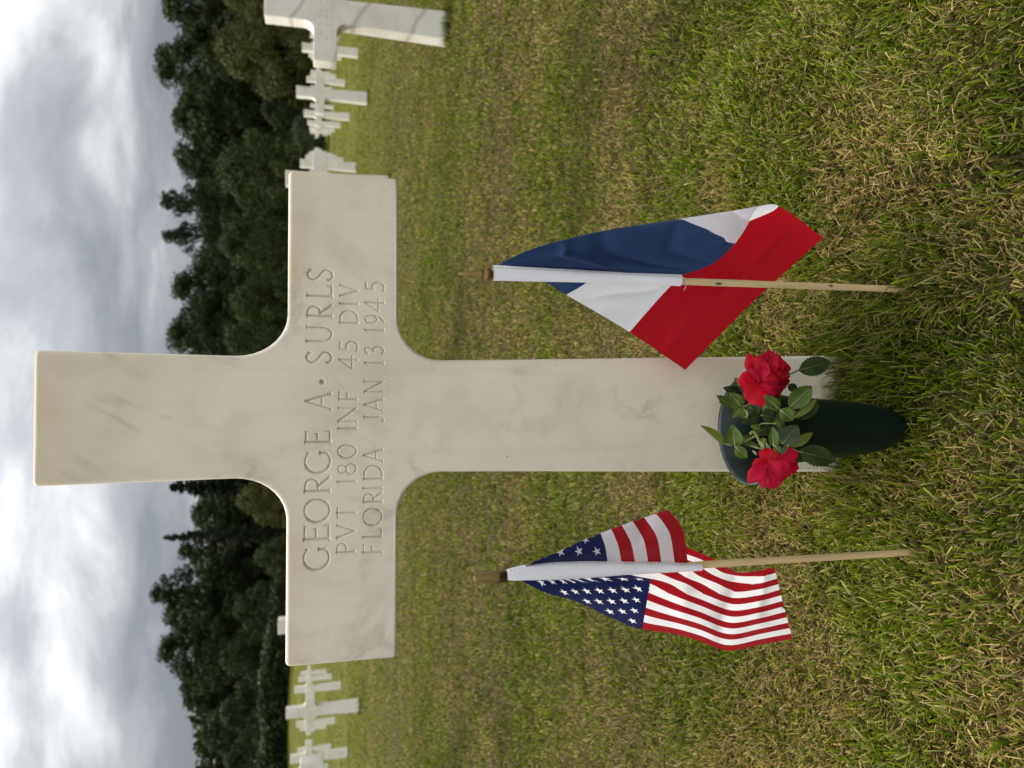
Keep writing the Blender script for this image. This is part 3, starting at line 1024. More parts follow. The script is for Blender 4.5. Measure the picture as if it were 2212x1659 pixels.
net_us = [
    (0.00, [(0.09, 340, 364, US), (0.27, 500, 347, US), (0.54, 735, 343, US), (1.0, 1108, 351, US)]),
    (0.08, [(0.25, 500, 322, US - .008), (0.538, 724, 283, US - .012), (0.77, 905, 250, US - .015), (1.0, 1086, 205, US - .016)]),
    (0.165, [(0.25, 500, 297, US - .004), (0.538, 700, 212, US - .004), (0.77, 850, 157, US - .004), (1.0, 1012, 104, US - .004)]),
    (0.22, [(0.25, 510, 310, US + .014), (0.538, 705, 240, US + .018), (1.0, 1004, 140, US + .022)]),
    (0.40, [(0.25, 450, 345, US + .028), (0.538, 650, 300, US + .045), (1.0, 970, 216, US + .060)]),
    (0.50, [(0.25, 470, 365, US + .028), (0.538, 720, 345, US + .050), (1.0, 1098, 275, US + .066)]),
    (0.63, [(0.25, 470, 392, US + .026), (0.538, 845, 408, US + .046), (0.635, 945, 372, US + .050), (0.8, 1090, 348, US + .060), (1.0, 1215, 328, US + .066)]),
    (0.80, [(0.25, 500, 412, US + .020), (0.5, 934, 434, US + .038), (0.8, 1190, 412, US + .050), (1.0, 1355, 397, US + .058)]),
    (0.90, [(0.22, 540, 428, US + .018), (0.444, 930, 456, US + .034), (0.8, 1270, 445, US + .046), (1.0, 1440, 388, US + .058)]),
    (1.00, [(0.2, 580, 441, US + .014), (0.4, 925, 482, US + .030), (0.6, 1160, 494, US + .040), (0.75, 1300, 488, US + .040), (0.87, 1430, 440, US + .050), (1.0, 1510, 372, US + .060)]),
    (1.50, [(0.2, 582, 488, US + .004), (0.4, 910, 573, US + .010), (0.6, 1150, 606, US + .014), (0.75, 1300, 632, US + .004), (0.87, 1440, 592, US + .012), (1.0, 1552, 541, US + .020)]),
    (2.00, [(0.1, 440, 487, US - .008), (0.2, 590, 531, US - .016), (0.3, 740, 601, US - .022), (0.4, 895, 660, US - .026), (0.5, 1030, 679, US - .030), (0.62, 1160, 714, US - .034), (0.75, 1300, 760, US - .046), (0.87, 1450, 730, US - .040), (1.0, 1595, 705, US - .034)]),
]
flag_us = Flag(Z4, (270, 398, US), net_us, 0.0034, 4.1, ((.72, -.05, .77, 1.05, -.0050, .035), (.58, .0, .52, .9, .0028, .03), (.88, .2, .9, 1.0, .003, .03), (.25, .0, .33, .5, .0028, .025), (.05, .6, .14, .95, .0028, .02)))
CS, CT = 0.40, 7 / 13
for k in range(13):
    cloth_part(flag_us, 'stripe', CS if k < 7 else 0, 1, k / 13, (k + 1) / 13, M['us_red'] if k % 2 == 0 else M['flag_white'], us, 46 if k < 7 else 90, 8)
# the starred field: cloth cut along the outline of every printed star, so stars and field are one layer
def build_canton():
    pts, edges, stars = [], [], []
    for i in range(9):
        for q in range(6 if i % 2 == 0 else 5):
            cs = (2 * q + 1 + (i % 2)) / 12 * CS
            ct = (i + 1) / 10 * CT
            k0 = len(pts)
            for a in range(10):
                an = math.pi / 2 + a * math.pi / 5
                rad = 0.027 if a % 2 == 0 else 0.0105
                pts.append((cs + rad * math.cos(an) / 1.75, ct - rad * math.sin(an)))
            edges += [(k0 + a, k0 + (a + 1) % 10) for a in range(10)]
            stars.append((cs, ct, np.array(pts[k0:])))
    gs, gt = np.linspace(0, CS, 40), np.linspace(0, CT, 46)
    for a in gs:
        for b in gt:
            if all((a - cs) ** 2 * 3 + (b - ct) ** 2 > 0.033 ** 2 for cs, ct, _ in stars):
                pts.append((float(a), float(b)))
    out = delaunay_2d_cdt([Vector(p) for p in pts], edges, [], 0, 1e-7)
    v2 = np.array([(p.x, p.y) for p in out[0]])
    fc = [tuple(f) for f in out[2]]
    w = flag_us(v2[:, 0], v2[:, 1])

    def inside(p, poly):
        r = False
        for k in range(len(poly)):
            (x0, y0), (x1, y1) = poly[k - 1], poly[k]
            if (y0 > p[1]) != (y1 > p[1]) and p[0] < (x1 - x0) * (p[1] - y0) / (y1 - y0) + x0:
                r = not r
        return r
    groups = {}
    for f in fc:
        c = v2[list(f)].mean(0)
        hit = -1
        for n_, (cs, ct, poly) in enumerate(stars):
            if abs(c[0] - cs) < 0.02 and abs(c[1] - ct) < 0.033 and inside(c, poly):
                hit = n_
                break
        groups.setdefault(hit, []).append(f)
    for g, fl in groups.items():
        ids = sorted({i for f in fl for i in f})
        mp_ = {i: k for k, i in enumerate(ids)}
        wmesh('canton' if g < 0 else 'star', w[ids], [tuple(mp_[i] for i in f) for f in fl], M['us_blue'] if g < 0 else M['flag_white'], us)


build_canton()


# small insects the photograph shows on the cloth and the stick
def insect(u, v, Y, size, ang, label):
    base = P(u, v, Y)
    t = empty('insect', base, 0)
    tag(t, label, 'insect')
    d = Vector((math.cos(ang), 0, math.sin(ang)))
    pts = [Vector(base) + d * size * k for k in (-0.5, -0.35, -0.12, -0.05, 0.08, 0.2, 0.28, 0.42, 0.5)]
    v_, f_ = tube(pts, [0.04 * size, 0.17 * size, 0.12 * size, 0.05 * size, 0.13 * size, 0.08 * size, 0.05 * size, 0.11 * size, 0.02 * size], 8)
    wmesh('body', v_, f_, M['insect'], t)
    nrm = d.cross(Vector((0, 1, 0)))
    for sd in (-1, 1):
        for k in (-0.05, 0.08, 0.2):
            a = Vector(base) + d * size * k
            b = a + nrm * sd * size * 0.32 + d * size * (k - 0.08) + Vector((0, -0.04 * size, 0))
            v_, f_ = tube([a, (a + b) / 2 + Vector((0, -0.1 * size, 0)), b], 0.02 * size, 5)
            wmesh('leg', v_, f_, M['insect'], t)


iu, iv = Z4(1553, 558)
insect(float(iu), float(iv), US + .008, 0.0085, 1.2, 'small dark insect on the hem of the striped flag')
iu, iv = Z3(1505, 517)
insect(float(iu), float(iv), PY - 0.0055, 0.0075, 1.6, 'small ant on the wooden stick below the sleeve')
iu, iv = Z3(2108, 527)
insect(float(iu), float(iv), PY - 0.0055, 0.0060, 1.4, 'small ant low on the wooden stick')

# ------------------------------------------------------------------ flower vase
vp = P(729, 1618, 0.88)
VX, VY = vp[0], 0.88 * D
vz = float(ground_z(VX, VY))
prof = [(0.0, -0.05), (0.006, -0.045), (0.009, 0.0), (0.0105, 0.006), (0.019, 0.016), (0.0275, 0.032), (0.033, 0.054), (0.0375, 0.088), (0.041, 0.130), (0.0445, 0.178), (0.0475, 0.205),
        (0.054, 0.228), (0.064, 0.245), (0.0705, 0.2525), (0.0725, 0.2545), (0.0735, 0.2575), (0.0725, 0.2600), (0.0700, 0.2598), (0.0682, 0.2575), (0.0600, 0.2475), (0.0500, 0.230), (0.0435, 0.205), (0.040, 0.178), (0.036, 0.11), (0.028, 0.05), (0.0, 0.035)]
vase = empty('grave_vase', (VX, VY, vz))
tag(vase, 'dark green plastic cone vase standing in the grass before the near cross', 'vase')
outer = prof[:15]
rimp = prof[14:19]
inner = prof[18:]
for nm, pr in (('cup', outer), ('rim', rimp), ('inside', inner)):
    vv, ff = lathe([(r * D, z * D) for r, z in pr], 56)
    mesh_obj(nm, vv, ff, M['rim' if nm == 'rim' else 'vase'], vase)


# ------------------------------------------------------------------ roses
def frame(b, t, roll):
    b, t = Vector(b), Vector(t)
    A = t - b
    view = ((b + t) / 2 - Vector((0, 0, EYE))).normalized()
    S = A.cross(view).normalized()
    Nn = S.cross(A).normalized()
    if Nn.dot(view) > 0:
        Nn = -Nn
    q = Matrix.Rotation(roll, 3, A.normalized())
    return b, A, q @ S, q @ Nn


def px_world(conv_scale, Y):
    return conv_scale / 1.8517 / FPX * (Y * 1.12) * D


def petal(parent, conv, cs, b, t, w, cup=0.12, arch=0.12, curl=0.12, roll=0.0, mat='petal', name='petal', seed=0):
    bu, bv = conv(b[0], b[1]); tu_, tv_ = conv(t[0], t[1])
    B, A, S, Nn = frame(P(bu, bv, b[2]), P(tu_, tv_, t[2]), roll)
    W = w * px_world(cs, b[2])
    L = A.length
    V = []
    n, m = 13, 9
    for i in range(n):
        q = i / (n - 1)
        f_ = 0.34 + 0.66 * math.sin(math.pi / 2 * min(q / 0.62, 1))
        if q > 0.7:
            f_ *= math.sqrt(max(0.0, 1 - ((q - 0.7) / 0.3) ** 2 * (0.52 + 0.30 * (seed % 2))))
        for j in range(m):
            p = -1 + 2 * j / (m - 1)
            rip = 0.035 * math.sin(5 * p + 3.1 * seed) * q + 0.022 * math.sin(9 * q + 4 * p + seed)
            qq = q * (1 - (0.10 + 0.12 * ((seed * 7) % 3 == 0)) * abs(p) ** 1.4 * q + 0.02 * math.sin(11 * p + seed * 2) * q)
            off = cup * p * p * W + arch * math.sin(math.pi * q) * L - curl * q ** 4 * L - curl * 0.5 * abs(p) ** 3 * q * W + rip * W
            V.append(B + A * qq + S * (p * W / 2 * f_) + Nn * off)
    return wmesh(name, V, grid_faces(n, m), M[mat], parent)


def leaf(parent, conv, cs, b, t, w, Y, dY=0.0, fold=0.18, droop=0.1, roll=0.0, mat='leaf', name='leaf', teeth=11):
    bu, bv = conv(*b); tu_, tv_ = conv(*t)
    B, A, S, Nn = frame(P(bu, bv, Y), P(tu_, tv_, Y + dY), roll)
    W = w * px_world(cs, Y)
    L = A.length
    V = []
    n = 2 * teeth + 1
    ps = (-1, -0.55, 0, 0.55, 1)
    for i in range(n):
        q = i / (n - 1)
        f_ = math.sin(math.pi * min(q, 1) ** 0.82) ** 0.8 if 0 < q < 1 else 0.0
        for p in ps:
            e = f_
            qq = q
            if abs(p) == 1:
                e = f_ * (1.0 + (0.075 if i % 2 else -0.045))
                qq = q + (0.012 if i % 2 else 0)
            off = fold * abs(p) * W * f_ - droop * q * q * L + 0.05 * W * math.sin(7 * q + 3 * p)
            V.append(B + A * qq + S * (p * W / 2 * e) + Nn * off)
    o = wmesh(name, V, grid_faces(n, 5), M[mat], parent)
    rib = [B + A * q + Nn * (-droop * q * q * L + 0.05 * W * math.sin(7 * q) + 0.0004) for q in np.linspace(0, 0.93, 9)]
    rv, rf = tube(rib, [0.0007 * (1 - 0.75 * k / 8) for k in range(9)], 5)
    off_ = np.array(parent.location)
    r = mesh_obj('midrib', np.array([tuple(x) for x in rv]) - off_, rf, M['sepal'] if mat != 'leaf_dark' else M['stem'], o)
    return o


def stem(parent, conv, pts, rad, mat='stem', name='stem'):
    q = []
    for x, y, Y in pts:
        u, v = conv(x, y)
        q.append(P(u, v, Y))
    q = np.array(q)
    k = np.arange(len(q))
    qq = pchip(k, q, np.linspace(0, len(q) - 1, 6 * (len(q) - 1) + 1))
    r = np.interp(np.linspace(0, 1, len(qq)), [0, 1], [rad, rad * 0.75])
    v, f = tube(qq, r, 8)
    return wmesh(name, v, f, M[mat], parent)


K5, K6, K7 = 1050 / 2212, 420 / 2212, 500 / 2212
rA = empty('rose', (VX + 0.01 * D, VY, vz + 0.10 * D))
tag(rA, 'full red rose with many folded petals, resting on the right of the vase rim', 'rose')
rB = empty('rose', (VX - 0.01 * D, VY, vz + 0.10 * D))
tag(rB, 'open red rose with few wide spread petals, left of the vase rim', 'rose')
A_ = rA
pet = [
    ((790, 660, .846), (590, 200, .846), 330, .10, .08, .10, 0.0, 'petal'),
    ((900, 560, .852), (845, 190, .856), 260, .10, .05, .05, 0.0, 'petal'),
    ((1080, 600, .850), (1050, 125, .846), 330, .22, .10, .20, 0.2, 'petal_pink'),
    ((1150, 600, .850), (1240, 185, .848), 300, .20, .10, .15, -0.2, 'petal'),
    ((1150, 640, .848), (1420, 350, .846), 340, .20, .12, .15, 0.0, 'petal'),
    ((1150, 680, .846), (1475, 500, .846), 300, .20, .12, .12, 0.2, 'petal'),
    ((1100, 720, .846), (1500, 780, .844), 340, .18, .10, .12, 0.0, 'petal'),
    ((850, 790, .840), (400, 750, .840), 430, .05, .05, .10, 0.0, 'petal'),
    ((900, 800, .836), (660, 1220, .832), 520, .04, .06, .12, 0.0, 'petal'),
    ((1000, 900, .848), (1230, 1190, .850), 300, .08, .05, .08, 0.0, 'petal'),
    ((880, 850, .834), (1390, 960, .828), 270, .22, .10, .15, 0.5, 'petal_pink'),
    ((800, 790, .838), (575, 470, .838), 170, .15, .06, .10, 0.3, 'petal_pink'),
    ((900, 740, .834), (865, 245, .834), 280, .18, .12, .18, 0.0, 'petal_pink'),
    ((910, 760, .828), (930, 420, .828), 250, .20, .14, .16, 0.1, 'petal_pink'),
    ((1060, 720, .834), (1130, 270, .834), 280, .26, .10, .10, -0.2, 'petal'),
    ((1080, 740, .828), (1190, 430, .828), 240, .26, .14, .12, 0.2, 'petal'),
    ((1100, 740, .832), (1330, 300, .832), 260, .25, .12, .14, -0.3, 'petal'),
    ((1100, 750, .828), (1430, 470, .828), 230, .25, .12, .14, 0.3, 'petal'),
    ((1120, 750, .826), (1400, 640, .826), 150, .28, .14, .14, -0.2, 'petal_pink'),
    ((880, 800, .824), (1385, 740, .822), 160, .10, .12, .12, 0.7, 'petal_pink'),
    ((860, 840, .824), (1200, 1065, .820), 160, .10, .12, .10, -0.5, 'petal_pink'),
    ((960, 740, .824), (1240, 600, .822), 240, .30, .18, .10, 0.0, 'petal'),
    ((1260, 700, .826), (1345, 620, .826), 110, .30, .20, .10, 0.0, 'petal_pink'),
]
core_u, core_v = Z6(1060, 680)
cp = P(core_u, core_v, .846)
vv, ff = lathe([(0.0, -0.016 * D), (0.010 * D, -0.012 * D), (0.0135 * D, 0.0), (0.010 * D, 0.010 * D), (0.0, 0.014 * D)], 14)
wmesh('heart', [np.array(p) + cp for p in vv], ff, M['petal'], A_)
for i, (b, t, w, cu, ar, cr, ro, mt) in enumerate(pet):
    petal(A_, Z6, K6, b, t, w, cu, ar, cr, ro, mt, seed=i)
for i, (b, t, w, cu, ar, cr, ro, mt) in enumerate([
    ((770, 440, .802), (765, 185, .806), 340, .05, .08, .08, 0.0, 'petal'),
    ((760, 450, .801), (480, 480, .806), 210, .06, .08, .08, 0.0, 'petal'),
    ((820, 400, .800), (1330, 262, .798), 300, .06, .08, .06, 0.0, 'petal_pink'),
    ((1060, 500, .812), (1325, 545, .816), 210, .06, .06, .06, 0.0, 'petal'),
    ((1140, 560, .806), (1250, 630, .808), 90, .20, .10, .06, 0.0, 'petal'),
    ((715, 620, .804), (655, 915, .806), 190, .08, .10, .06, 0.0, 'petal_pink'),
    ((735, 600, .802), (945, 885, .800), 320, .06, .08, .08, 0.0, 'petal_pink'),
    ((750, 440, .798), (1170, 690, .790), 360, .05, .10, .10, 0.0, 'petal_pink'),
    ((715, 455, .799), (415, 795, .796), 270, .06, .10, .08, 0.0, 'petal_pink'),
]):
    petal(rB, Z7, K7, b, t, w, cu, ar, cr, ro, mt, seed=i + 40)
# sepals and hip of the open rose
for b, t, w in (((640, 200), (455, 150), 40), ((560, 300), (480, 225), 40), ((700, 190), (620, 60), 46), ((745, 190), (730, 75), 36), ((800, 200), (745, 110), 30)):
    leaf(rB, Z7, K7, b, t, w, .806, .002, .1, .05, 0, 'sepal', 'sepal', 4)
leaves_B = [
    ((420, 1000), (232, 845), 74, .862, -.01, 'leaf_light', .35, 0.5), ((508, 1025), (484, 848), 140, .85, -.01, 'leaf', .2, 0.0), ((506, 1022), (610, 1122), 95, .845, -.004, 'leaf', .25, 0.2),
    ((560, 975), (652, 945), 60, .85, 0, 'leaf', .2, 0.0), ((690, 1010), (578, 1004), 52, .852, 0, 'leaf', .2, 0.3), ((830, 1025), (824, 858), 88, .796, -.004, 'leaf', .3, 0.2),
    ((905, 1005), (1035, 842), 165, .790, -.006, 'leaf_dark', .12, 0.0), ((945, 1020), (1172, 908), 90, .800, -.008, 'leaf_light', .3, 0.4), ((1042, 1065), (1375, 1145), 180, .796, -.004, 'leaf_dark', .10, 0.0),
    ((838, 1010), (890, 1082), 58, .794, 0, 'leaf', .2, 0), ((700, 900), (835, 845), 62, .84, -.004, 'leaf_dark', .2, 0.2), ((690, 905), (790, 880), 60, .845, 0, 'leaf', .2, 0),
    ((640, 930), (555, 965), 55, .856, 0, 'leaf_dark', .2, 0), ((900, 1000), (856, 905), 70, .794, 0, 'leaf', .2, .2), ((720, 880), (640, 850), 66, .84, 0, 'leaf', .2, 0), ((930, 1010), (890, 1090), 70, .793, 0, 'leaf_dark', .2, 0), ((770, 960), (700, 1010), 60, .83, 0, 'leaf_light', .2, 0),
]
leaves_A = [
    ((482, 692), (362, 598), 95, .875, -.01, 'leaf', .3, 0.2), ((562, 692), (468, 575), 125, .858, -.008, 'leaf', .15, 0.0), ((545, 565), (412, 530), 80, .872, -.004, 'leaf_dark', .2, 0),
    ((560, 600), (440, 560), 90, .868, 0, 'leaf_dark', .2, 0), ((470, 640), (375, 650), 80, .882, 0, 'leaf_dark', .2, 0), ((548, 515), (505, 442), 62, .862, 0, 'leaf', .2, 0),
    ((552, 700), (486, 778), 75, .856, -.004, 'leaf', .25, 0), ((556, 702), (604, 795), 80, .856, -.002, 'leaf', .25, 0.3), ((622, 686), (722, 748), 105, .85, -.004, 'leaf_dark', .2, 0),
    ((718, 768), (560, 815), 110, .858, 0, 'leaf_dark', .1, 0), ((882, 712), (758, 598), 105, .800, -.006, 'leaf', .15, 0), ((962, 698), (1158, 512), 165, .808, -.008, 'leaf', .22, 0),
    ((1010, 788), (1228, 655), 120, .815, 0, 'leaf_dark', .15, 0), ((1000, 782), (1212, 612), 66, .804, -.008, 'leaf_light', .35, 0.4), ((882, 712), (1002, 805), 120, .792, -.004, 'leaf', .2, 0),
    ((900, 720), (1035, 745), 80, .797, 0, 'leaf_light', .15, 0), ((720, 760), (870, 780), 110, .802, 0, 'leaf_dark', .15, 0), ((1040, 382), (1325, 308), 165, .838, -.006, 'leaf_dark', .15, 0),
    ((955, 500), (1028, 556), 75, .848, 0, 'leaf_dark', .15, 0), ((760, 660), (745, 730), 60, .84, 0, 'leaf_light', .2, 0), ((830, 835), (915, 800), 64, .795, 0, 'leaf', .2, 0),
    ((700, 660), (640, 640), 60, .85, 0, 'leaf', .2, 0), ((900, 890), (845, 780), 92, .798, 0, 'leaf_dark', .2, 0), ((640, 690), (560, 760), 90, .856, 0, 'leaf', .2, .3), ((740, 700), (820, 790), 84, .82, 0, 'leaf_dark', .2, .2), ((800, 690), (885, 745), 95, .800, 0, 'leaf_dark', .15, 0),
]
for par, lst in ((rA, leaves_A), (rB, leaves_B)):
    for b, t, w, Y, dY, mt, fo, ro in lst:
        leaf(par, Z5, K5, b, t, w, Y, dY, fo, 0.08, ro, mt, 'leaf', 11 if w > 70 else 7)
stem(rB, Z5, [(1150, 930, .885), (860, 920, .880), (640, 915, .865), (665, 900, .848), (690, 930, .83), (715, 985, .815), (742, 1050, .808)], 0.0021)
stem(rB, Z5, [(668, 900, .848), (735, 830, .842), (830, 828, .83)], 0.0013)
stem(rB, Z5, [(690, 930, .835), (600, 975, .845), (510, 1020, .852), (420, 1000, .862)], 0.0010)
stem(rB, Z5, [(830, 860, .822), (890, 980, .812), (945, 1020, .803), (1042, 1065, .797)], 0.0010)
stem(rA, Z5, [(1150, 830, .890), (900, 800, .880), (760, 750, .862), (800, 640, .852), (800, 520, .850)], 0.0022)
stem(rA, Z5, [(482, 692, .872), (562, 690, .858), (650, 660, .85), (760, 640, .845)], 0.0012)
stem(rA, Z5, [(760, 640, .845), (880, 712, .823), (962, 698, .809)], 0.0012)
stem(rA, Z5, [(830, 830, .83), (910, 800, .818), (1000, 782, .806)], 0.0011)
stem(rA, Z5, [(930, 430, .842), (975, 412, .840), (1040, 382, .838)], 0.0012)


# ------------------------------------------------------------------ lawn: real blades close by, thinning out with distance
def blades(xy, h, w, lean, az, c0, c1, seg=2, taper=0.45, lift=0.0, bow=(0.45, 0.75)):
    n = len(xy)
    z = ground_z(xy[:, 0], xy[:, 1])
    base = np.stack([xy[:, 0], xy[:, 1], z - 0.004 + lift], 1)
    d = np.stack([np.cos(az), np.sin(az), np.zeros(n)], 1)
    up = np.array([0, 0, 1.0])
    wa = az + np.pi / 2 + rng.normal(0, 0.5, n)
    side = np.stack([np.cos(wa), np.sin(wa), np.zeros(n)], 1)
    rows = []
    ts = np.linspace(0, 1, seg + 1)
    pos = base.copy()
    rows.append((pos, 1.0))
    for k in range(1, seg + 1):
        ang = lean * (bow[0] + bow[1] * (k / seg))
        pos = pos + (up[None] * np.cos(ang)[:, None] + d * np.sin(ang)[:, None]) * (h / seg)[:, None]
        rows.append((pos, 1.0 - (1 - taper) * (k / seg) ** 1.5))
    co = np.empty((n, (seg + 1) * 2, 3), np.float32)
    cc = np.empty((n, (seg + 1) * 2, 4), np.float32)
    for k, (p, f) in enumerate(rows):
        co[:, 2 * k] = p - side * (w * f / 2)[:, None]
        co[:, 2 * k + 1] = p + side * (w * f / 2)[:, None]
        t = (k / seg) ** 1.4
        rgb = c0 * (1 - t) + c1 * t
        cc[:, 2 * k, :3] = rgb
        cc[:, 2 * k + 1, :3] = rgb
        cc[:, 2 * k:2 * k + 2, 3] = 1
    vi = np.arange(n)[:, None] * ((seg + 1) * 2)
    q = np.concatenate([vi + np.array([[2 * k, 2 * k + 1, 2 * k + 3, 2 * k + 2]]) for k in range(seg)], 0)
    return co.reshape(-1, 3), cc.reshape(-1, 4), q


def straw_field(x, y):
    """0 green .. 1 dry"""
    a = fbm(x * 2.3 + 11, y * 2.3 + 3, 3)
    b = fbm(x * 7.5 + 31, y * 6.5 + 13, 2)
    f = 0.62 * a + 0.38 * b
    return sstep(0.41, 0.62, f)


def grass_colors(n, dry, pale):
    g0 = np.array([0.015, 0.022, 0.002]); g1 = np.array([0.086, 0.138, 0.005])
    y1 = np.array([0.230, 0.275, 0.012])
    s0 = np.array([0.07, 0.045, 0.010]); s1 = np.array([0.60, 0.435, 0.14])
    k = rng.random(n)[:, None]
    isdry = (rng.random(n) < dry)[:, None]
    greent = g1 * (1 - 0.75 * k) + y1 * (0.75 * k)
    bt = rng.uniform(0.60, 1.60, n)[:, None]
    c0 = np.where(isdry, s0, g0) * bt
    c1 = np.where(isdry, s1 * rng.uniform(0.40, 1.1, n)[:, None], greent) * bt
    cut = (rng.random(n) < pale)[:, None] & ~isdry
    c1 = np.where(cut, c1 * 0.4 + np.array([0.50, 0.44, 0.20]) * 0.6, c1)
    return c0, np.minimum(c1, 0.8), isdry[:, 0]


def trapezoid(n, y0, y1, k=0.60, m=0.10):
    y = np.sqrt(rng.random(n) * (y1 ** 2 - y0 ** 2) + y0 ** 2)
    # thin out towards both ends of the belt so that the belts melt into one another
    d0, d1 = 0.12 * (y1 - y0), 0.30 * (y1 - y0)
    keep = np.minimum(np.clip((y - y0) / d0 if y0 > 0.6 else 1.0, 0, 1), np.clip((y1 - y) / d1, 0, 1))
    y = y[rng.random(n) < keep]
    n = len(y)
    if y0 < 2:
        k, m = 0.72, 0.22
    x = (rng.random(n) * 2 - 1) * (k * y + m)
    return np.stack([x, y], 1)


def clear_of(xy):
    x, y = xy[:, 0], xy[:, 1]
    ok = ~((np.abs(x - MX) < 0.093 * D) & (y > MY - 0.001) & (y < MY + THICK * D + 0.003))
    ok &= np.hypot(x - VX, y - VY) > 0.020 * D
    for gx, gy in ((fr.location.x, fr.location.y), (us.location.x, us.location.y)):
        ok &= np.hypot(x - gx, y - gy) > 0.006 * D
    for j, k, cx, cy in cross_spots[:40]:
        ok &= ~((np.abs(x - cx) < 0.095 * D) & (y > cy - 0.01) & (y < cy + THICK * D + 0.01))
    return xy[ok]


def build_grass():
    parts = []
    tall_c = [(MX + 0.13 * D, 0.97 * D, 0.11), (VX + 0.09 * D, 0.90 * D, 0.08), (MX - 0.13 * D, 0.985 * D, 0.06), (fr.location.x + 0.02, fr.location.y - 0.02, 0.10), (MX + .02, MY - 0.03, 0.09)]

    def tallness(xy):
        t = np.zeros(len(xy))
        for cx, cy, r in tall_c:
            t = np.maximum(t, np.exp(-((xy[:, 0] - cx) ** 2 + (xy[:, 1] - cy) ** 2) / (2 * (r * 0.55) ** 2)))
        return t

    def layer(n, y0, y1, h0, h1, w0, w1, seg, lean_mu, dry_gain=1.0, k=0.60):
        xy = clear_of(trapezoid(n, y0, y1, k))
        n = len(xy)
        x, y = xy[:, 0], xy[:, 1]
        dry = straw_field(x, y) * dry_gain
        tl = tallness(xy)
        dry = dry * (1 - 0.75 * tl)
        c0, c1, isdry = grass_colors(n, np.clip(0.08 + 0.62 * dry, 0, 1), 0.24)
        tone = ((0.66 + 0.16 * sstep(1.2, 2.6, y)) + 0.70 * fbm(x * 3.7 + 50, y * 3.7 + 21, 3))[:, None]
        c0 = c0 * tone
        c1 = np.clip(c1 * tone, 0, 0.8)
        clump = fbm(x * 16, y * 16, 2)
        h = rng.uniform(h0, h1, n) * (0.65 + 0.7 * clump) * np.where(isdry, 0.8, 1.0) * (1 + 0.5 * tl)
        w = rng.uniform(w0, w1, n) * np.where(isdry, 0.85, 1.0)
        flow = vnoise(x * 6 + 5, y * 6 + 8) * 4 * np.pi
        az = flow + rng.normal(0, 1.3, n)
        lean = np.abs(rng.normal(lean_mu, 0.42, n)) * np.where(isdry, 1.35, 1.0)
        lean = np.clip(lean, 0, 1.7)
        parts.append(blades(xy, h, w, lean, az, c0, c1, seg))

    def shreds(n, y0, y1, h0, h1, w0, w1):
        """bleached clippings and curled dead blades lying in the top of the sward"""
        xy = clear_of(trapezoid(n, y0, y1))
        d = straw_field(xy[:, 0], xy[:, 1])
        xy = xy[rng.random(len(xy)) < 0.10 + 0.85 * d ** 1.2]
        n = len(xy)
        c = np.array([0.64, 0.48, 0.20]) * rng.uniform(0.25, 1.1, n)[:, None] + rng.normal(0, 0.02, (n, 1))
        c = np.clip(c, 0.05, 0.8)
        parts.append(blades(xy, rng.uniform(h0, h1, n), rng.uniform(w0, w1, n), rng.uniform(0.6, 1.7, n), rng.random(n) * 6.283, c * 0.7, c, 2, 0.4, rng.uniform(0.004, 0.020, n), (0.85, rng.uniform(-0.2, 0.5, n))))

    # close turf
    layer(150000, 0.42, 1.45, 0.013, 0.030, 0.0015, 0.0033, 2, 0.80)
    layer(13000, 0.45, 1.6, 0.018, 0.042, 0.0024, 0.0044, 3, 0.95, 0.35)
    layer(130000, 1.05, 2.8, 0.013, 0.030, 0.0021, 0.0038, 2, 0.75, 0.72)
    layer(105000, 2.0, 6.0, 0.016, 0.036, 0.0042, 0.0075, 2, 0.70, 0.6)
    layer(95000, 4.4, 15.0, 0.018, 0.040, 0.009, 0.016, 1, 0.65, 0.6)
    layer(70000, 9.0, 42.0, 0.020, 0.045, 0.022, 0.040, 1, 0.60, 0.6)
    shreds(66000, 0.45, 1.9, 0.004, 0.020, 0.0007, 0.0017)
    shreds(30000, 1.3, 4.4, 0.007, 0.020, 0.0014, 0.0027)

    # longer uncut blades against the stone, the vase and the stick
    n = 2600
    xs, ys = [], []
    for cx, cy, r, m in ((MX + 0.135 * D, 0.985 * D, 0.05, 380), (MX + 0.07 * D, 0.982 * D, 0.030, 220), (MX - 0.06 * D, 0.985 * D, 0.035, 220), (MX - 0.12 * D, 1.0 * D, 0.04, 300), (VX + 0.06 * D, 0.91 * D, 0.035, 420),
                         (VX - 0.05 * D, 0.89 * D, 0.03, 160), (fr.location.x, fr.location.y + 0.01, 0.06, 420), (us.location.x, us.location.y, 0.04, 120)):
        xs.append(rng.normal(cx, r, m)); ys.append(rng.normal(cy, r * 0.6, m))
    xy = clear_of(np.stack([np.concatenate(xs), np.concatenate(ys)], 1))
    n = len(xy)
    c0, c1, isdry = grass_colors(n, np.full(n, 0.08), 0.12)
    az = rng.normal(np.where(xy[:, 0] > MX, np.pi, 0.2), 1.0, n)
    parts.append(blades(xy, rng.uniform(0.025, 0.068, n), rng.uniform(0.0014, 0.0028, n), np.clip(np.abs(rng.normal(0.55, 0.3, n)), 0, 1.3), az, c0 * 0.9, c1 * 0.9, 4, 0.2))

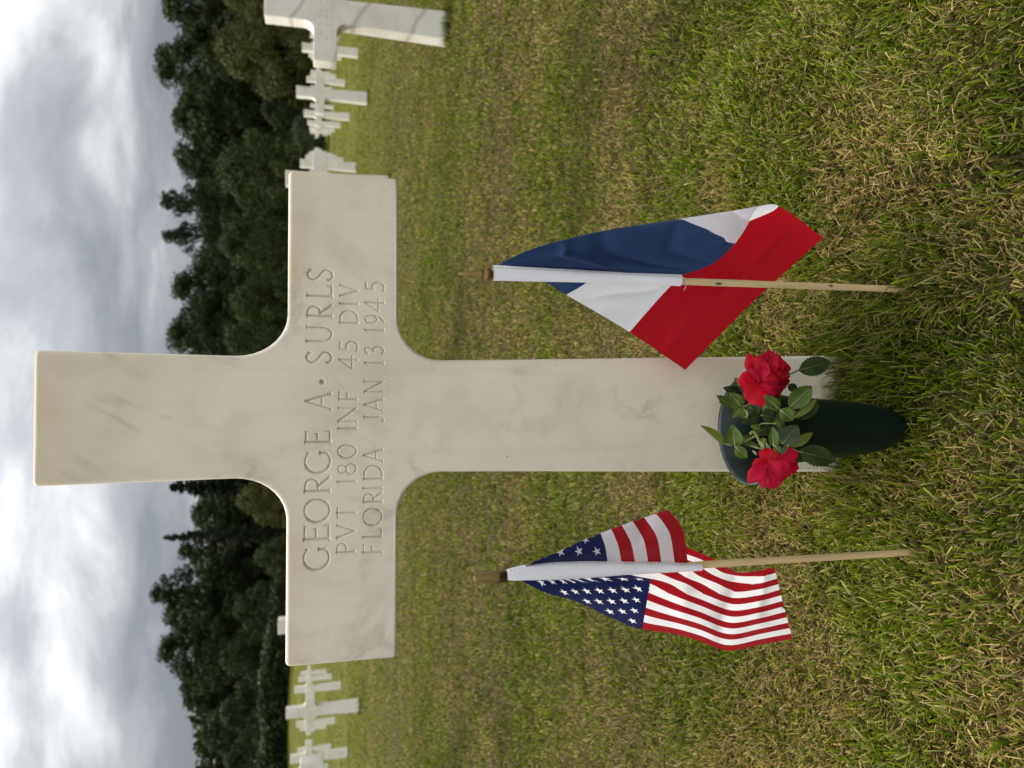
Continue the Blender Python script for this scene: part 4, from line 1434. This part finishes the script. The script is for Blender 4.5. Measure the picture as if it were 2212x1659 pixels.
    # short tufts where the mower cannot reach, round the next rows of stones
    for j, k, cx, cy in cross_spots:
        if j > 3:
            continue
        m = 420
        a = rng.random(m)
        x = cx + rng.uniform(-0.12, 0.12, m) * D
        y = cy + np.where(a < 0.6, -0.012, rng.uniform(-0.02, THICK + 0.02, m)) * D + rng.normal(0, 0.012, m)
        xy = clear_of(np.stack([x, y], 1))
        m = len(xy)
        c0, c1, _ = grass_colors(m, np.full(m, 0.25), 0.2)
        parts.append(blades(xy, rng.uniform(0.03, 0.065, m), rng.uniform(0.003, 0.006, m), np.abs(rng.normal(0.4, 0.3, m)), rng.random(m) * 6.28, c0, c1, 2, 0.3))

    off = 0
    cos, ccs, groups = [], [], []
    for co, cc, q in parts:
        cos.append(co); ccs.append(cc); groups.append(q + off); off += len(co)
    co = np.concatenate(cos); cc = np.concatenate(ccs); q = np.concatenate(groups)
    me = quads_mesh('grass', co, q)
    at = me.color_attributes.new('Col', 'FLOAT_COLOR', 'POINT')
    at.data.foreach_set('color', np.ascontiguousarray(cc, np.float32).ravel())
    o = finish('grass', me, M['grass'], None, smooth=False)
    tag(o, 'short mown grass, green blades mixed with straw', 'grass', kind='stuff')


build_grass()


# ------------------------------------------------------------------ trees
def leaf_cloud(centers, radii, per, size, seed, flat=0.75, up_bias=0.4, droop=0.0):
    g = np.random.default_rng(seed)
    idx = np.repeat(np.arange(len(centers)), per)
    n = len(idx)
    d = g.normal(size=(n, 3))
    d /= np.linalg.norm(d, axis=1)[:, None]
    rr = radii[idx] * (0.55 + 0.55 * g.random(n) ** 0.5)
    off = d * rr[:, None]
    off[:, 2] *= flat
    off[:, 2] -= droop * rr * g.random(n)
    c = centers[idx] + off
    nr = d + g.normal(size=(n, 3)) * 0.8
    nr[:, 2] += up_bias
    nr /= np.linalg.norm(nr, axis=1)[:, None]
    t = np.cross(nr, g.normal(size=(n, 3)))
    t /= np.linalg.norm(t, axis=1)[:, None] + 1e-9
    b = np.cross(nr, t)
    s = (size * (0.6 + 0.8 * g.random(n)))[:, None]
    v = np.stack([c - t * s, c - b * s * 0.55 + nr * s * 0.12, c + t * s, c + b * s * 0.55 + nr * s * 0.12], 1).reshape(-1, 3)
    q = np.arange(n * 4).reshape(-1, 4)
    return v, q


def crown_mesh(kind, seed):
    """unit-height trees: crown centred on the z axis, foot at z = 0"""
    g = np.random.default_rng(seed)
    if kind == 'broad':
        m = 150
        a = g.random(m) * 6.283; zt = g.random(m) ** 0.8
        z = 0.16 + 0.80 * zt
        prof = np.sin(np.pi * np.clip((zt * 0.86 + 0.12), 0, 1)) ** 0.7
        r = 0.34 * prof * g.random(m) ** 0.42 * (0.8 + 0.4 * g.random(m))
        c = np.stack([np.cos(a) * r, np.sin(a) * r, z], 1)
        rad = 0.030 + 0.05 * g.random(m)
        v, q = leaf_cloud(c, rad, 110, 0.0105, seed)
    elif kind == 'airy':
        m = 80
        a = g.random(m) * 6.283; zt = g.random(m)
        z = 0.22 + 0.76 * zt
        r = 0.21 * np.sin(np.pi * np.clip(zt * 0.8 + 0.18, 0, 1)) * np.sqrt(g.random(m)) * (0.7 + 0.7 * g.random(m))
        c = np.stack([np.cos(a) * r, np.sin(a) * r, z], 1)
        v, q = leaf_cloud(c, 0.03 + 0.035 * g.random(m), 95, 0.0105, seed)
    elif kind == 'weeping':
        m = 130
        a = g.random(m) * 6.283; zt = g.random(m) ** 0.75
        z = 0.05 + 0.90 * zt
        r = 0.46 * (1 - zt ** 2.2) ** 0.6 * (0.50 + 0.62 * g.random(m) ** 0.7) * (1 + 0.16 * np.sin(3 * a + seed))
        c = np.stack([np.cos(a) * r, np.sin(a) * r, z], 1)
        v, q = leaf_cloud(c, 0.045 + 0.055 * g.random(m), 105, 0.014, seed, 0.9, 0.3, 0.6)
    else:                                   # conifer
        cs, rs = [], []
        for k in range(230):
            z = 0.08 + 0.90 * g.random() ** 1.15
            rr = (0.16 * (1 - z) ** 0.85 + 0.004) * (0.75 + 0.5 * g.random())
            a = 6.283 * g.random()
            for f in (0.2, 0.45, 0.7, 1.0):
                cs.append((math.cos(a) * rr * f, math.sin(a) * rr * f, z - 0.05 * f * f * (1 - z) + 0.012 * f))
                rs.append((0.016 + 0.014 * (1 - z)) * (1.15 - 0.5 * f))
        v, q = leaf_cloud(np.array(cs), np.array(rs), 14, 0.009, seed, 0.5, 0.2)
    return quads_mesh('crown', v, q)


def trunk_mesh(kind, seed):
    g = random.Random(seed)
    V, F = [], []

    def add(pts, rad, n=7):
        v, f = tube(pts, rad, n)
        F.extend([tuple(i + len(V) for i in x) for x in f])
        V.extend(v)
    top = {'broad': 0.72, 'airy': 0.85, 'weeping': 0.6}.get(kind, 0.97)
    pts = [Vector((0.012 * math.sin(k * 1.7 + seed), 0.012 * math.cos(k * 1.3 + seed), -0.02 + (top + 0.02) * k / 7)) for k in range(8)]
    r0 = 0.020 if kind != 'conifer' else 0.012
    add(pts, [r0 * (1 - 0.85 * k / 7) for k in range(8)], 9)
    for k in range(9 if kind in ('broad', 'airy') else 5):
        z = 0.22 + 0.5 * k / 9
        a = g.random() * 6.28
        ln = (0.24 if kind != 'airy' else 0.17) * (1 - 0.4 * z)
        base = Vector((0, 0, z * top / 0.72 if kind != 'weeping' else z * 0.7))
        tip = base + Vector((math.cos(a) * ln, math.sin(a) * ln, 0.14))
        mid = (base + tip) / 2 + Vector((0, 0, 0.03))
        add([base, mid, tip], [0.007, 0.005, 0.0015], 6)
    me = bpy.data.meshes.new('trunk')
    me.from_pydata([tuple(p) for p in V], [], F)
    me.polygons.foreach_set('use_smooth', np.ones(len(me.polygons), bool))
    me.materials.append(M['bark'])
    me.update()
    return me


LIB = {}
for kd, nvar in (('broad', 3), ('airy', 2), ('weeping', 3), ('conifer', 1)):
    for i in range(nvar):
        LIB[kd, i] = (crown_mesh(kd, 100 + 7 * i + len(kd)), trunk_mesh(kd, 3 + i))
_cr = {}


def crown_with(kd, i, mat):
    key = (kd, i, mat)
    if key not in _cr:
        me = LIB[kd, i][0].copy()
        me.materials.append(M[mat])
        _cr[key] = me
    return _cr[key]


def tree(name, u, Yd, vtop, kd, i, mat, wide, label, cat='tree', group=None):
    p = P(u, vtop, Yd / D)
    x, y = p[0], p[1]
    z0 = float(ground_z(x, y))
    h = p[2] - z0
    root = empty(name, (x, y, z0 - 0.05), random.random() * 6.28)
    root.scale = (h * wide, h * wide, h)
    tag(root, label, cat, group)
    for nm, me in (('trunk', LIB[kd, i][1]), ('crown', crown_with(kd, i, mat))):
        o = bpy.data.objects.new(nm, me)
        col.objects.link(o)
        o.parent = root
    return root


G1 = 'tall trees of the wood behind the crosses'
for u, Yd, vt, kd, i, mat, wide, lab in (
    (1745, 62, 350, 'broad', 0, 'crown_dark', 1.1, 'tall dark tree just past the right edge of the wood'),
    (1640, 60, 350, 'airy', 0, 'crown_dark', 1.3, 'open dark tree with sky gaps, rightmost of the wood'),
    (1525, 64, 332, 'broad', 1, 'crown_dark', 1.0, 'tallest dark tree above the olive yew on the right'),
    (1420, 60, 366, 'broad', 2, 'crown_dark', 1.0, 'dark tree with a hole of sky, right of the pale shrub group'),
    (1320, 63, 376, 'broad', 0, 'crown_dark', 0.95, 'dark round tree behind the grey-green bushes on the right'),
    (1228, 58, 343, 'airy', 1, 'crown_dark', 0.85, 'thin airy tree with a lacy top right of the near cross'),
    (1150, 60, 350, 'airy', 0, 'crown_dark', 0.7, 'narrow dark pointed tree beside the lacy one'),
    (1040, 62, 370, 'broad', 1, 'crown_dark', 0.95, 'dark tree above the arm of the near cross on the right'),
    (940, 60, 356, 'broad', 2, 'crown_dark', 0.9, 'dark tree next to the right side of the upright'),
    (815, 63, 372, 'broad', 0, 'crown_dark', 1.0, 'dark tree hidden behind the upright of the near cross'),
    (690, 64, 380, 'broad', 1, 'crown_dark', 0.9, 'dark tree half hidden by the left of the upright'),
    (606, 60, 362, 'conifer', 0, 'crown_conifer', 1.35, 'pointed conifer touching the left side of the upright'),
    (540, 64, 405, 'broad', 2, 'crown_dark', 0.85, 'lower dark tree in the dip left of the upright'),
    (497, 58, 348, 'conifer', 0, 'crown_conifer', 0.75, 'slender spire conifer left of the near cross'),
    (470, 63, 384, 'airy', 0, 'crown_dark', 1.1, 'open tree beside the slender spire'),
    (380, 60, 323, 'airy', 1, 'crown_dark', 1.25, 'pointed loose tree, highest on the left'),
    (330, 64, 352, 'broad', 0, 'crown_dark', 0.9, 'dark tree between the pointed one and the round one'),
    (255, 60, 340, 'broad', 1, 'crown_dark', 1.05, 'big round tree with a lumpy top on the left'),
    (165, 63, 385, 'broad', 2, 'crown_dark', 0.9, 'dark tree sloping down left of the big round one'),
    (75, 60, 432, 'broad', 0, 'crown_dark', 1.0, 'low dark tree near the left edge'),
    (-10, 60, 420, 'conifer', 0, 'crown_conifer', 1.6, 'dark conifer at the very left edge'),
    (-90, 62, 425, 'broad', 1, 'crown_dark', 1.0, 'dark tree just past the left edge'),
):
    tree('wood_tree', u, Yd, vt, kd, i, mat, wide, lab, 'tree', G1)
G2 = 'lower trees and bushes in front of the wood'
for u, Yd, vt, kd, i, mat, wide, lab in (
    (1560, 46, 460, 'weeping', 0, 'crown_olive', 0.95, 'olive green yew with drooping tips on the right'),
    (1680, 47, 470, 'weeping', 1, 'crown_olive', 0.8, 'olive green yew at the right edge of the frame'),
    (1290, 47, 462, 'weeping', 1, 'crown_mid', 0.95, 'grey-green rounded bush right of the lacy tree'),
    (1135, 48, 470, 'weeping', 2, 'crown_mid', 0.85, 'grey-green rounded bush above the end of the right arm'),
    (1010, 47, 492, 'weeping', 0, 'crown_mid', 0.8, 'lower grey-green bush above the right arm'),
    (925, 48, 478, 'weeping', 1, 'crown_mid', 0.75, 'grey-green bush close to the right of the upright'),
    (770, 48, 480, 'weeping', 2, 'crown_mid', 0.9, 'grey-green bush behind the upright'),
    (575, 46, 508, 'weeping', 0, 'crown_olive', 0.75, 'olive bush in the corner left of the upright'),
    (455, 48, 545, 'weeping', 1, 'crown_mid', 0.9, 'low dark bush above the left arm'),
    (345, 48, 500, 'weeping', 2, 'crown_dark', 0.95, 'dark bush above the middle of the left arm'),
    (235, 49, 470, 'weeping', 0, 'crown_dark', 0.9, 'tall dark bush above the end of the left arm'),
    (120, 50, 470, 'weeping', 1, 'crown_dark', 1.0, 'dark bush behind the crosses on the left'),
    (10, 50, 480, 'weeping', 2, 'crown_dark', 1.0, 'dark bush at the left edge'),
    (1425, 48, 560, 'weeping', 2, 'crown_dark', 0.9, 'dark bush in the shade between yew and grey-green bush'),
    (1378, 42, 628, 'weeping', 1, 'hedge', 1.6, 'small fresh green shrub above the crosses on the right'),
):
    tree('bush', u, Yd, vt, kd, i, mat, wide, lab, 'bush', G2)


def wall_of_leaves(name, pts, height, depth, n, size, mat, seed):
    g = np.random.default_rng(seed)
    pts = np.array(pts, float)
    t = g.random(n) * (len(pts) - 1)
    i = t.astype(int)
    f = t - i
    xy = pts[i] * (1 - f)[:, None] + pts[i + 1] * f[:, None]
    xy = xy + g.normal(size=(n, 2)) * depth * 0.5
    hh = height * (0.75 + 0.5 * fbm(xy[:, 0] * 0.35 + seed, xy[:, 1] * 0.35, 3))
    z = ground_z(xy[:, 0], xy[:, 1]) + hh * g.random(n) ** 0.85
    c = np.stack([xy[:, 0], xy[:, 1], z], 1)
    v, q = leaf_cloud(c, np.full(n, size * 1.5), 3, size, seed + 1)
    return finish(name, quads_mesh(name, v, q), M[mat], None, smooth=False)


o = wall_of_leaves('woodland_undergrowth', [(-60, 60), (-20, 66), (20, 66), (60, 60)], 7.0, 3.5, 26000, 0.30, 'crown_dark', 5)
tag(o, 'dark undergrowth filling the wood between the trunks', 'undergrowth', kind='stuff')
for n_, (u, vt, i) in enumerate(((1700, 400, 1), (1590, 395, 2), (1470, 400, 0), (1370, 415, 1), (1270, 420, 2), (1180, 425, 0), (1090, 425, 1), (990, 410, 0), (880, 405, 2), (740, 420, 0), (650, 420, 2), (575, 430, 1), (430, 420, 0), (300, 405, 2), (210, 410, 0), (110, 450, 1), (20, 455, 2), (-70, 450, 0))):
    tree('wood_tree', u, 72, vt, 'broad', i, 'crown_dark', 1.35, 'dark tree deep in the wood, number %s from the right in the back rank' % (ORD + ['seventeenth', 'eighteenth'])[n_ + 1], 'tree', 'trees in the back rank of the wood')
hl = [P(-120, 640, 44 / D)[:2], P(60, 640, 45 / D)[:2], P(235, 640, 46 / D)[:2], P(420, 640, 47 / D)[:2]]
o = wall_of_leaves('hedge', hl, 1.5, 0.7, 9000, 0.10, 'hedge', 9)
tag(o, 'clipped green hedge along the far lawn on the left', 'hedge')
